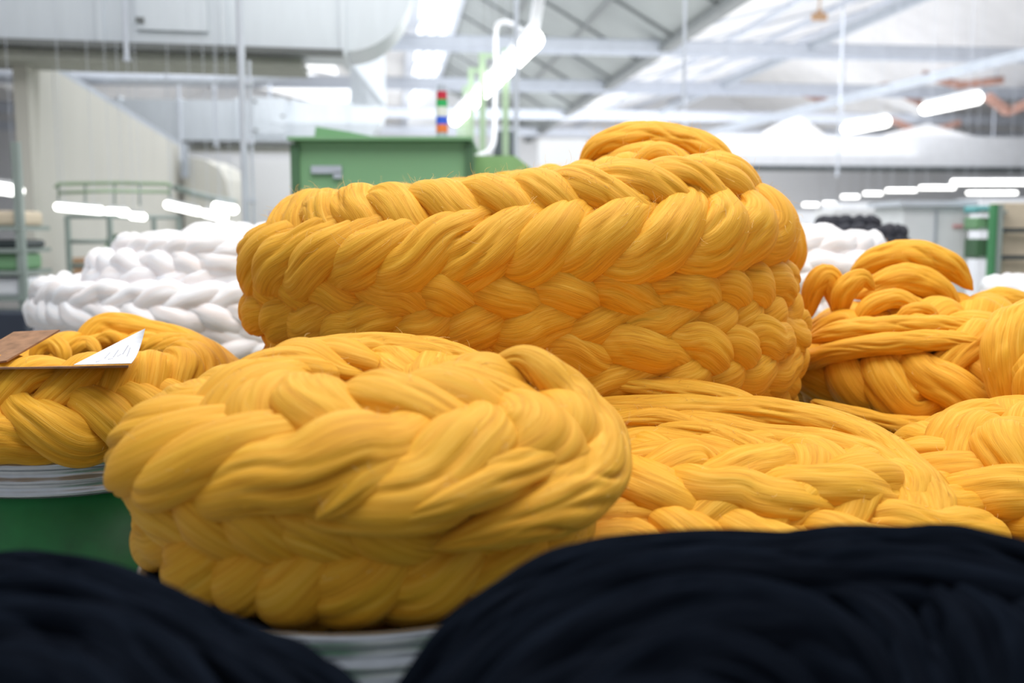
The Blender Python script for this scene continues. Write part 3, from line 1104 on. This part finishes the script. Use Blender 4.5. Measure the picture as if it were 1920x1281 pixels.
# dim far machinery row below the right lamps
for i, (px0, px1, py) in enumerate(((1480, 1560, 398), (1570, 1690, 380), (1830, 1990, 372))):
    boxthing('far_machine', px0, px1, py, 520, 17 + i, 1.0, 'white_paint', ['low pale machine block furthest left in the far right hall', 'pale machine block behind the white cabinets', 'pale machine block far behind the beige boards'][i], 'machine', tofloor=True)
boxthing('far_machine', 440, 545, 300, 520, 16, 1.0, 'white_wall', 'white machine housing between the pole and green machine', 'machine', tofloor=True)
boxthing('far_machine', 1010, 1100, 262, 520, 20, 1.0, 'white_wall', 'pale housing right of the green machine under the grey roof slope', 'machine', tofloor=True)
boxthing('dark_doorway_curtain', 925, 968, 245, 520, 24, .2, 'dark', 'dark doorway opening behind the bent conduit', 'doorway', tofloor=True)

# ================================================================== CANS
RIM = 1.01


def can(cx, cy, R, label, z=RIM, green=True):
    r = empty('sliver_can', (cx, cy, 0), label, 'can')
    m = MB()
    m.lathe((cx, cy, 0), [(R - .006, z - .07), (R - .006, .05), (R - .02, .05), (R - .02, z - .07)])
    m.build('body', M['green_can'], r)
    m = MB()
    prof = []
    # rolled top bead
    for k in range(13):
        a_ = -math.pi * .5 + k / 12 * math.pi * 1.5
        prof.append((R + .002 + .010 * math.cos(a_), z - .010 + .010 * math.sin(a_)))
    prof += [(R - .012, z - .09), (R - .002, z - .078), (R + .008, z - .076), (R + .010, z - .070), (R + .002, z - .066), (R + .002, z - .050), (R + .009, z - .046), (R + .009, z - .042), (R + .001, z - .038), (R - .001, z - .022)]
    m.lathe((cx, cy, 0), prof[::-1])
    m.build('rim_band', M['zinc'], r)
    m = MB(); m.cyl((cx, cy, .0), (cx, cy, .07), R, n=64); m.build('base', M['zinc'], r)
    # spring plate that carries the wool
    m = MB(); m.cyl((cx, cy, z - .075), (cx, cy, z - .055), R - .03, n=64); m.build('carrier_plate', M['zinc'], r)
    return r


can(-0.22, 1.50, 0.33, 'sliver can with steel rim under the nearest yellow braid')
can(-1.05, 2.40, 0.33, 'green can with a broad steel rim under the left yellow wool')
can(0.43, 1.80, 0.33, 'sliver can under the flat yellow coil right of centre')
can(0.04, 2.57, 0.40, 'sliver can under the tall central yellow stack')
can(1.20, 2.75, 0.33, 'sliver can under the yellow wool at right, behind')
can(1.14, 1.88, 0.33, 'sliver can under the yellow coil at the lower right edge')
can(-0.50, 0.74, 0.33, 'sliver can under the black wool at lower left')
can(0.46, 0.84, 0.33, 'sliver can under the black wool at lower right')
can(-1.12, 4.0, 0.45, 'sliver can under the white pile at left')
can(1.20, 4.1, 0.33, 'sliver can under the white pile at right')
can(2.52, 4.3, 0.42, 'sliver can under the white wool at the right edge')
can(1.93, 5.6, 0.30, 'sliver can under the charcoal wool pile')

# ================================================================== YELLOW STACK (centre)
Cc = empty('wool_coil', (0.03, 2.56, RIM - .05), 'tall stack of ochre yellow braided wool in the centre', 'wool', 'yellow wool coils on cans')
cx, cy = 0.03, 2.57
# top plait wraps over the shoulder of the stack, higher at right
braid_ring(Cc, cx - .02, cy, .60, .50, 1.535, A=.118, B=.026, r=.050, lobe=.118, tilt=.80, bend=.16, flip=True, seed=21,
           zamp=lambda t: .052 * np.cos(t - .45), seg=64, K=7, phase=.3, n_s=6, Af=lambda a: .92 + .10 * np.cos(a - .3))
braid_ring(Cc, cx - .015, cy, .64, .54, 1.335, A=.050, B=.024, r=.041, lobe=.125, tilt=.0, flip=True, seed=22, seg=52, phase=1.4)
braid_ring(Cc, cx + .03, cy, .64, .53, 1.215, A=.048, B=.024, r=.041, lobe=.120, tilt=-.05, flip=True, seed=23, seg=52, phase=.2)
braid_ring(Cc, cx + .03, cy, .60, .49, 1.105, A=.046, B=.022, r=.036, lobe=.12, tilt=-.1, flip=True, seed=24, seg=32, step=.008)
# inner rings that show as knots on the top
braid_ring(Cc, cx, cy + .02, .42, .34, 1.565, A=.06, B=.03, r=.040, lobe=.10, tilt=1.2, flip=False, seed=25, seg=44, zamp=lambda t: .045 * np.cos(t - .4), n_s=3)
braid_ring(Cc, cx + .05, cy + .02, .26, .20, 1.575, A=.05, B=.03, r=.05, lobe=.10, tilt=1.3, flip=False, seed=26, seg=36, zamp=lambda t: .04 * np.cos(t - .3), n_s=3)
braid_ring(Cc, cx, cy, .44, .36, 1.40, A=.08, B=.03, r=.07, lobe=.16, tilt=1.4, seed=27, seg=24, step=.012, n_s=3)
braid_ring(Cc, cx, cy, .42, .34, 1.22, A=.08, B=.03, r=.07, lobe=.16, tilt=1.4, seed=28, seg=24, step=.012, n_s=3)
# big hank folded over at the upper right
hank(Cc, [(1085, 320, 2.75), (1120, 275, 2.74), (1190, 256, 2.72), (1270, 258, 2.70), (1340, 290, 2.68), (1366, 345, 2.68), (1350, 400, 2.7)], .058, flat=.62, K=13, seed=41, seg=64)
hank(Cc, [(1120, 310, 2.66), (1190, 292, 2.64), (1260, 305, 2.60), (1310, 345, 2.58), (1330, 410, 2.58)], .055, flat=.7, K=11, seed=42)
hank(Cc, [(1195, 350, 2.44), (1205, 308, 2.44), (1232, 292, 2.44), (1262, 305, 2.43), (1280, 350, 2.40), (1300, 400, 2.38)], .036, K=9, seed=43)
hank(Cc, [(1250, 335, 2.40), (1290, 318, 2.40), (1340, 335, 2.40), (1390, 380, 2.38), (1425, 450, 2.38), (1430, 500, 2.4)], .046, K=10, seed=44)
hank(Cc, [(1290, 345, 2.72), (1390, 370, 2.74), (1450, 410, 2.74), (1480, 470, 2.74), (1465, 530, 2.74)], .058, K=13, seed=45, flat=.7, seg=64)
hank(Cc, [(1400, 380, 2.84), (1450, 390, 2.86), (1484, 435, 2.86), (1490, 490, 2.86), (1462, 535, 2.84)], .042, K=9, seed=46)

# ================================================================== FRONT COIL
A_ = empty('wool_coil', (-0.22, 1.50, RIM - .05), 'nearest ochre yellow braided coil with a raised loop, front centre left', 'wool', 'yellow wool coils on cans')
ax, ay = -0.21, 1.52
braid_ring(A_, ax, ay, .245, .245, 1.238, A=.103, B=.022, r=.050, rn=.66, lobe=.098, tilt=1.22, bend=.32, flip=True, seed=51, seg=72, K=7,
           zamp=lambda t: .004 * np.cos(t) + .010 * np.sin(t) - .038 * np.clip(np.cos(t - .95), 0, 1) ** 2, phase=.8, step=.004)
braid_ring(A_, ax - .015, ay - .01, .298, .275, 1.098, A=.058, B=.026, r=.042, lobe=.092, tilt=-.15, flip=True, seed=52, seg=60, phase=.5, step=.004, n_s=5)
braid_ring(A_, ax + .01, ay, .262, .242, 1.035, A=.030, B=.020, r=.033, lobe=.09, tilt=-.1, flip=True, seed=54, seg=44, phase=1.0, n_s=3)
braid_ring(A_, ax, ay, .15, .13, 1.10, A=.06, B=.03, r=.05, lobe=.11, tilt=1.3, flip=False, seed=53, seg=40, n_s=3)
# loop that stands up at the right
hank(A_, [(850, 775, 1.52, .6), (885, 738, 1.51, .5), (925, 692, 1.50, .42), (978, 670, 1.49, .46), (1028, 700, 1.47, .65), (1072, 752, 1.45, .85), (1108, 815, 1.40, 1.0), (1105, 885, 1.33, 1.05),
          (1040, 940, 1.25, 1.0), (930, 985, 1.20, .9), (810, 1030, 1.17, .7)], .052, K=13, flat=.75, seed=55, seg=72)
hank(A_, [(1040, 735, 1.56), (1095, 760, 1.54), (1125, 820, 1.48), (1110, 890, 1.42), (1040, 950, 1.33), (930, 1010, 1.27)], .048, K=12, flat=.8, seed=56, seg=64)
hank(A_, [(825, 800, 1.50), (830, 745, 1.51), (868, 725, 1.51), (905, 745, 1.50), (925, 800, 1.48)], .036, K=9, seed=57)
hank(A_, [(740, 800, 1.53), (755, 765, 1.54), (790, 755, 1.55), (815, 800, 1.52)], .024, K=8, seed=157)
hank(A_, [(610, 775, 1.60), (660, 745, 1.60), (720, 750, 1.58), (760, 790, 1.54)], .032, K=8, seed=58)
hank(A_, [(250, 920, 1.40, .6), (262, 850, 1.46, .8), (330, 785, 1.54, .9), (450, 728, 1.63), (590, 676, 1.72), (740, 668, 1.78), (880, 690, 1.78), (960, 730, 1.74)], .052, K=13, flat=.75, seed=59, seg=72)
hank(A_, [(275, 930, 1.34, .6), (300, 860, 1.40, .8), (390, 800, 1.48, .9), (520, 755, 1.56), (640, 725, 1.63), (760, 712, 1.70)], .046, K=12, flat=.7, seed=60, seg=64)
for k, (pts, r_) in enumerate((
        ([(790, 780, 1.38, .5), (640, 830, 1.28, .9), (530, 890, 1.20, 1.0), (458, 955, 1.155, .9)], .038),
        ([(960, 800, 1.34, .5), (800, 850, 1.25, .9), (680, 905, 1.18, 1.0), (590, 975, 1.14, 1.0)], .041),
        ([(1120, 840, 1.33, .6), (960, 885, 1.24, .9), (830, 935, 1.17, 1.05), (735, 985, 1.14, .9)], .044))):
    hank(A_, pts, r_, K=11, flat=.72, seed=310 + k, seg=64, name='wool_fold', wl=.2, twist=.12)

# ================================================================== FLAT COIL right of it
A2 = empty('wool_coil', (0.42, 1.80, RIM - .05), 'flat wide ochre yellow coil between front coil and black wool', 'wool', 'yellow wool coils on cans')
braid_ring(A2, .42, 1.78, .34, .24, 1.018, A=.085, B=.020, r=.045, lobe=.13, tilt=1.15, bend=.2, flip=False, seed=61, seg=56, K=10, phase=1.0)
braid_ring(A2, .40, 1.78, .20, .13, 1.055, A=.07, B=.020, r=.050, lobe=.13, tilt=1.45, flip=False, seed=62, seg=48, K=9)


def dflat(y):
    return float(np.interp(y, [690, 740, 800, 860, 920, 965, 1040, 1100], [2.06, 1.99, 1.89, 1.78, 1.67, 1.58, 1.46, 1.40]))


for k, (pts, r_) in enumerate((
        ([(1040, 715), (1120, 714), (1250, 728), (1370, 748), (1450, 775)], .034),
        ([(1080, 760), (1200, 768), (1330, 768), (1483, 778), (1610, 812), (1695, 872), (1742, 935), (1760, 1000)], .042),
        ([(1090, 800), (1200, 795), (1300, 800), (1434, 822), (1560, 838), (1650, 872), (1700, 925), (1715, 1000)], .044),
        ([(1110, 850), (1200, 828), (1300, 840), (1400, 860), (1530, 880), (1620, 918), (1665, 990)], .044),
        ([(1130, 900), (1237, 878), (1336, 885), (1440, 900), (1540, 940), (1600, 1000)], .042),
        ([(1010, 985), (1090, 940), (1188, 918), (1286, 915), (1400, 940), (1490, 990), (1520, 1030)], .040),
        ([(960, 1040), (1040, 995), (1130, 968), (1230, 965), (1330, 985), (1430, 1020)], .040),
        ([(900, 1085), (980, 1050), (1080, 1020), (1180, 1010), (1280, 1040)], .040),
        ([(1150, 790), (1240, 783), (1330, 806), (1420, 842), (1480, 880)], .026),
        ([(1230, 800), (1360, 815), (1500, 862), (1600, 900), (1640, 950)], .024),
        ([(1180, 885), (1260, 868), (1370, 882), (1480, 925), (1560, 965)], .024),
        ([(1120, 950), (1200, 925), (1300, 935), (1400, 965)], .022))):
    small = r_ < .03
    hank(A2, [(q[0], q[1], dflat(q[1]) - (.035 if small else 0)) for q in pts], r_, K=13, flat=.6, seed=70 + k, seg=64, name='wool_strand', twist=.15, wl=.2)

# ================================================================== LEFT COIL
B_ = empty('wool_coil', (-1.05, 2.40, RIM - .05), 'ochre yellow braided coil at left holding a paper sheet and cardboard', 'wool', 'yellow wool coils on cans')
braid_ring(B_, -1.05, 2.40, .325, .32, 1.130, A=.088, B=.026, r=.044, lobe=.105, tilt=.80, bend=.13, flip=False, seed=81, seg=60, K=10, phase=.6)
braid_ring(B_, -1.05, 2.40, .25, .25, 1.04, A=.03, B=.02, r=.034, lobe=.12, tilt=0, flip=False, seed=82, seg=32, n_s=3)
for k, (pts, r_) in enumerate((
        ([(140, 690, 2.60), (160, 645, 2.66), (200, 615, 2.7), (270, 622, 2.7), (350, 645, 2.66), (430, 695, 2.6), (460, 745, 2.5)], .045),
        ([(270, 660, 2.58), (330, 648, 2.60), (390, 672, 2.54), (430, 720, 2.46), (420, 780, 2.35)], .045),
        ([(285, 700, 2.46), (330, 685, 2.48), (370, 705, 2.44), (390, 760, 2.34)], .038),
        ([(60, 690, 2.42), (75, 655, 2.45), (100, 645, 2.46), (118, 664, 2.44), (115, 700, 2.42)], .026),
        ([(120, 690, 2.52), (140, 655, 2.54), (165, 645, 2.56), (190, 670, 2.54)], .03),
        ([(175, 660, 2.62), (188, 640, 2.62), (215, 635, 2.62), (235, 660, 2.62)], .03))):
    hank(B_, pts, r_, K=10, flat=.8, seed=90 + k, name='wool_strand')

# papers in the left coil
def sheet(pts, t, name, mat, label=None, cat=None, parent=None, div=10, curl=None):
    """bent rectangular sheet from four corners (world), thickness t"""
    p = [Vector(q) for q in pts]
    m = MB()
    top, bot = [], []
    for i in range(div + 1):
        for j in range(div + 1):
            u, v = i / div, j / div
            q = p[0] * (1 - u) * (1 - v) + p[1] * u * (1 - v) + p[2] * u * v + p[3] * (1 - u) * v
            if curl:
                q = q + curl(u, v)
            top.append(q)
    nn = (p[1] - p[0]).cross(p[3] - p[0]).normalized()
    bot = [q - nn * t for q in top]
    n1 = div + 1
    F = []
    for i in range(div):
        for j in range(div):
            F.append((i * n1 + j, (i + 1) * n1 + j, (i + 1) * n1 + j + 1, i * n1 + j + 1))
    N0 = n1 * n1
    F += [tuple(N0 + k for k in f[::-1]) for f in F]
    edge = [i * n1 for i in range(n1)] + [div * n1 + j for j in range(1, n1)] + [i * n1 + div for i in range(div - 1, -1, -1)] + [j for j in range(div - 1, 0, -1)]
    for a_, b_ in zip(edge, edge[1:] + edge[:1]):
        F.append((a_, b_, N0 + b_, N0 + a_))
    m.add(top + bot, F, False)
    o = m.build(name, M[mat], parent)
    if label:
        tag(o, label, cat)
    return o


PS = sheet([P(138, 684, 2.04), P(246, 681, 2.04), P(272, 616, 2.14), P(256, 624, 2.20)], .0012, 'paper_sheet', 'paper',
      'white curled paper sheet with faint writing on the left yellow coil', 'paper', curl=lambda u, v: Vector((0, 0, -.012 * math.sin(math.pi * v) * u)))
sheet([P(-90, 690, 2.10), P(12, 676, 2.10), P(112, 618, 2.26), P(26, 622, 2.26)], .004, 'cardboard_piece', 'card', 'brown cardboard flap standing in the left yellow coil', 'cardboard')
sheet([P(-60, 690, 2.06), P(240, 686, 2.06), P(244, 682, 2.40), P(-60, 680, 2.40)], .004, 'cardboard_piece', 'card', 'brown cardboard lying flat under the white paper sheet', 'cardboard')

for k, (xa, ya, xb, yb) in enumerate(((196, 672, 206, 661), (203, 674, 212, 672), (212, 670, 222, 656), (220, 668, 227, 664), (230, 664, 240, 648), (238, 668, 244, 652), (180, 679, 190, 675))):
    m = MB(); m.bar(P(xa, ya, 2.036), P(xb, yb, 2.055), .0018, .0012)
    m.build('pencil_mark', M['ink'], PS)

# ================================================================== RIGHT COIL (behind)
E = empty('wool_coil', (1.20, 2.75, RIM - .05), 'high ochre yellow wool pile at right with loops heaped on top', 'wool', 'yellow wool coils on cans')
braid_ring(E, 1.20, 2.75, .36, .34, 1.165, A=.105, B=.028, r=.046, lobe=.115, tilt=.75, bend=.14, flip=False, seed=101, seg=60, K=10, phase=.2)
braid_ring(E, 1.18, 2.75, .36, .34, 1.08, A=.03, B=.02, r=.038, lobe=.13, tilt=0, flip=True, seed=102, seg=40, n_s=3)
braid_ring(E, 1.20, 2.78, .18, .16, 1.22, A=.07, B=.03, r=.06, lobe=.13, tilt=1.3, seed=103, seg=36, n_s=3)
for k, (pts, r_) in enumerate((
        ([(1510, 640, 2.62), (1580, 622, 2.55), (1700, 612, 2.5), (1800, 615, 2.5), (1880, 640, 2.5)], .035),
        ([(1490, 690, 2.66), (1560, 662, 2.52), (1660, 645, 2.46), (1780, 640, 2.44), (1880, 660, 2.42)], .035),
        ([(1590, 520, 2.95), (1640, 490, 2.92), (1710, 480, 2.9), (1780, 500, 2.88), (1825, 545, 2.86)], .062),
        ([(1600, 560, 2.84), (1680, 525, 2.82), (1760, 540, 2.8), (1800, 580, 2.78)], .06),
        ([(1515, 600, 2.80), (1525, 545, 2.78), (1550, 520, 2.78), (1570, 560, 2.78), (1572, 610, 2.78)], .036),
        ([(1572, 610, 2.76), (1582, 550, 2.74), (1615, 522, 2.74), (1640, 545, 2.74)], .036),
        ([(1600, 615, 2.68), (1630, 575, 2.68), (1680, 560, 2.68), (1720, 580, 2.68), (1760, 605, 2.68)], .034),
        ([(1680, 605, 2.60), (1700, 585, 2.60), (1735, 580, 2.60), (1752, 598, 2.60), (1735, 615, 2.60)], .022),
        ([(1780, 600, 2.84), (1830, 580, 2.84), (1890, 570, 2.84), (1970, 580, 2.84)], .07),
        ([(1895, 800, 2.26), (1888, 720, 2.28), (1892, 640, 2.32), (1930, 600, 2.4), (2000, 590, 2.5)], .062),
        ([(1920, 800, 2.22), (1940, 700, 2.24), (1960, 640, 2.3)], .06),
        ([(1485, 620, 2.80), (1510, 640, 2.72), (1560, 640, 2.68)], .03),
        ([(1520, 752, 2.42), (1560, 772, 2.36), (1680, 798, 2.34), (1800, 800, 2.36), (1880, 790, 2.4)], .032),
        ([(1600, 590, 2.9), (1700, 575, 2.86), (1800, 590, 2.84)], .075))):
    hank(E, pts, r_, K=12, flat=.8, seed=110 + k, name='wool_strand', seg=56)

# ================================================================== LOWER RIGHT COIL
Fc = empty('wool_coil', (1.14, 1.88, RIM - .05), 'ochre yellow coil cut by the right edge, beside the black wool', 'wool', 'yellow wool coils on cans')
braid_ring(Fc, 1.16, 1.90, .31, .29, 1.055, A=.09, B=.024, r=.046, lobe=.12, tilt=1.0, bend=.18, flip=True, seed=131, seg=56, K=10)
braid_ring(Fc, 1.16, 1.90, .17, .15, 1.07, A=.075, B=.028, r=.06, lobe=.14, tilt=1.4, flip=True, seed=132, seg=36, n_s=3)
for k, (pts, r_) in enumerate((
        ([(1700, 850, 2.12), (1760, 805, 2.14), (1850, 785, 2.14), (1960, 790, 2.12)], .038),
        ([(1730, 900, 2.0), (1800, 840, 2.04), (1890, 815, 2.04), (1990, 820, 2.02)], .042),
        ([(1780, 985, 1.82), (1820, 910, 1.88), (1890, 860, 1.92), (1990, 850, 1.92)], .046),
        ([(1860, 1040, 1.68), (1890, 960, 1.74), (1940, 905, 1.78), (2020, 890, 1.8)], .046))):
    hank(Fc, pts, r_, K=12, flat=.7, seed=140 + k, name='wool_strand', seg=56)

# ================================================================== BLACK WOOL
BR = empty('black_wool_pile', (.46, .84, RIM - .05), 'black wool heap filling the lower right foreground', 'wool', 'black wool in the foreground')
for k, (pts, r_) in enumerate((
        ([(690, 1420, .80), (800, 1300, .82), (930, 1170, .86), (1080, 1085, .92), (1280, 1050, .96), (1480, 1048, .98), (1650, 1042, 1.0), (1790, 1036, 1.0), (1900, 1065, .98), (2100, 1110, .95)], .036),
        ([(740, 1450, .74), (860, 1320, .76), (990, 1210, .80), (1150, 1130, .84), (1330, 1100, .88), (1520, 1100, .90), (1700, 1100, .90), (1850, 1110, .88), (2050, 1150, .86)], .045),
        ([(850, 1460, .68), (960, 1340, .70), (1100, 1250, .74), (1270, 1190, .77), (1430, 1180, .79), (1560, 1220, .79), (1640, 1310, .76), (1680, 1420, .72)], .05),
        ([(980, 1480, .62), (1090, 1380, .64), (1240, 1300, .67), (1380, 1280, .69), (1480, 1320, .68), (1540, 1420, .65)], .05),
        ([(1120, 1480, .57), (1230, 1410, .59), (1340, 1390, .61), (1430, 1440, .60)], .05),
        ([(1500, 1110, .88), (1610, 1150, .86), (1690, 1240, .82), (1740, 1360, .76), (1760, 1480, .7)], .05),
        ([(1640, 1100, .92), (1760, 1130, .88), (1840, 1220, .82), (1880, 1340, .76), (1900, 1480, .7)], .055),
        ([(1780, 1100, .94), (1880, 1150, .88), (1960, 1240, .82), (2010, 1400, .74)], .055),
        ([(1000, 1400, .75), (1300, 1300, .78), (1600, 1350, .78), (1900, 1350, .78)], .10))):
    hank(BR, pts, r_, K=9, depth=.34, flat=.8, mat='black', seed=160 + k, name='wool_strand', seg=56, wl=.2)
BL = empty('black_wool_pile', (-.50, .74, RIM - .05), 'black wool heap in the lower left foreground', 'wool', 'black wool in the foreground')
for k, (pts, r_) in enumerate((
        ([(-260, 1150, .94), (-100, 1105, .94), (60, 1092, .92), (180, 1110, .90), (300, 1165, .87), (450, 1235, .83), (600, 1300, .78), (700, 1360, .74)], .034),
        ([(-250, 1190, .86), (-60, 1150, .86), (100, 1150, .85), (240, 1190, .82), (380, 1260, .78), (520, 1330, .73), (620, 1400, .7)], .04),
        ([(-200, 1250, .78), (-40, 1210, .78), (100, 1215, .77), (230, 1260, .74), (350, 1340, .70), (430, 1430, .66)], .045),
        ([(-180, 1330, .70), (-40, 1290, .70), (90, 1300, .69), (190, 1360, .66), (260, 1450, .62)], .045),
        ([(-200, 1400, .64), (0, 1380, .62), (100, 1440, .6)], .05),
        ([(-100, 1350, .8), (100, 1330, .8), (300, 1400, .78), (500, 1450, .75)], .08))):
    hank(BL, pts, r_, K=9, depth=.34, flat=.8, mat='black', seed=180 + k, name='wool_strand', seg=56, wl=.2)

# ================================================================== WHITE AND CHARCOAL PILES
G = empty('white_wool_pile', (-1.15, 4.0, RIM - .05), 'tall pile of white braided wool behind the left yellow coil', 'wool', 'white wool piles')
for k, (a, b, z, dx, A__) in enumerate(((.68, .60, 1.11, 0, .045), (.71, .60, 1.23, .02, .055), (.62, .52, 1.345, .14, .04), (.58, .5, 1.405, .20, .04), (.26, .24, 1.44, .16, .02))):
    braid_ring(G, -1.15 + dx, 4.0, a, b, z, A=A__, B=.014, r=.036, lobe=.12, tilt=.3, flip=k % 2 == 0, seed=200 + k, seg=24, step=.012, mat='white', n_s=5)
    if k < 4:
        braid_ring(G, -1.15 + dx, 4.0, a * .62, b * .62, z + .01, A=.12, B=.02, r=.08, lobe=.2, tilt=1.4, seed=210 + k, seg=20, step=.02, mat='white', n_s=5)
Hh = empty('white_wool_pile', (1.22, 4.1, RIM - .05), 'white wool pile behind the right yellow heap, under the charcoal pile', 'wool', 'white wool piles')
for k, (a, b, z) in enumerate(((.34, .34, 1.11), (.34, .34, 1.22), (.33, .33, 1.33), (.28, .28, 1.41))):
    braid_ring(Hh, 1.20, 4.1, a, b, z, A=.045, B=.014, r=.036, lobe=.12, tilt=.3, flip=k % 2 == 0, seed=220 + k, seg=24, step=.012, mat='white', n_s=5)
    braid_ring(Hh, 1.20, 4.1, a * .5, b * .5, z + .01, A=.09, B=.02, r=.07, lobe=.2, tilt=1.4, seed=230 + k, seg=20, step=.02, mat='white', n_s=5)
Hw = empty('white_wool_pile', (2.52, 4.3, RIM - .05), 'low white wool pile at the right edge behind yellow wool', 'wool', 'white wool piles')
for k, z in enumerate((1.11, 1.21)):
    braid_ring(Hw, 2.52, 4.3, .42, .40, z, A=.045, B=.014, r=.036, lobe=.12, tilt=.3, seed=240 + k, seg=24, step=.012, mat='white', n_s=5)
braid_ring(Hw, 2.52, 4.3, .22, .2, 1.21, A=.12, B=.03, r=.08, lobe=.2, tilt=1.4, seed=245, seg=20, step=.02, mat='white', n_s=5)
Ch = empty('charcoal_wool_pile', (1.93, 5.6, RIM - .05), 'charcoal wool pile behind the white pile at right', 'wool')
for k, (a, z) in enumerate(((.30, 1.10), (.30, 1.19), (.30, 1.28), (.29, 1.37), (.27, 1.45), (.14, 1.50))):
    braid_ring(Ch, 1.93 - .012 * k, 5.6, a, a * .9, z, A=.04, B=.02, r=.036, lobe=.07, tilt=.3, seed=250 + k, seg=24, step=.014, mat='charcoal', n_s=3)
braid_ring(Ch, 1.9, 5.6, .14, .12, 1.45, A=.06, B=.02, r=.05, lobe=.2, tilt=1.4, seed=258, seg=20, step=.02, mat='charcoal', n_s=3)

# ================================================================== LOOSE FIBRES
fuzz(Cc, 7000, .024, seed=301, region=lambda p: p[:, 2] > 1.46)
fuzz(A_, 3200, .014, seed=302)
fuzz(A2, 1200, .012, seed=303)
fuzz(B_, 900, .012, seed=304)
fuzz(E, 1200, .013, seed=305)
fuzz(Fc, 500, .012, seed=306)
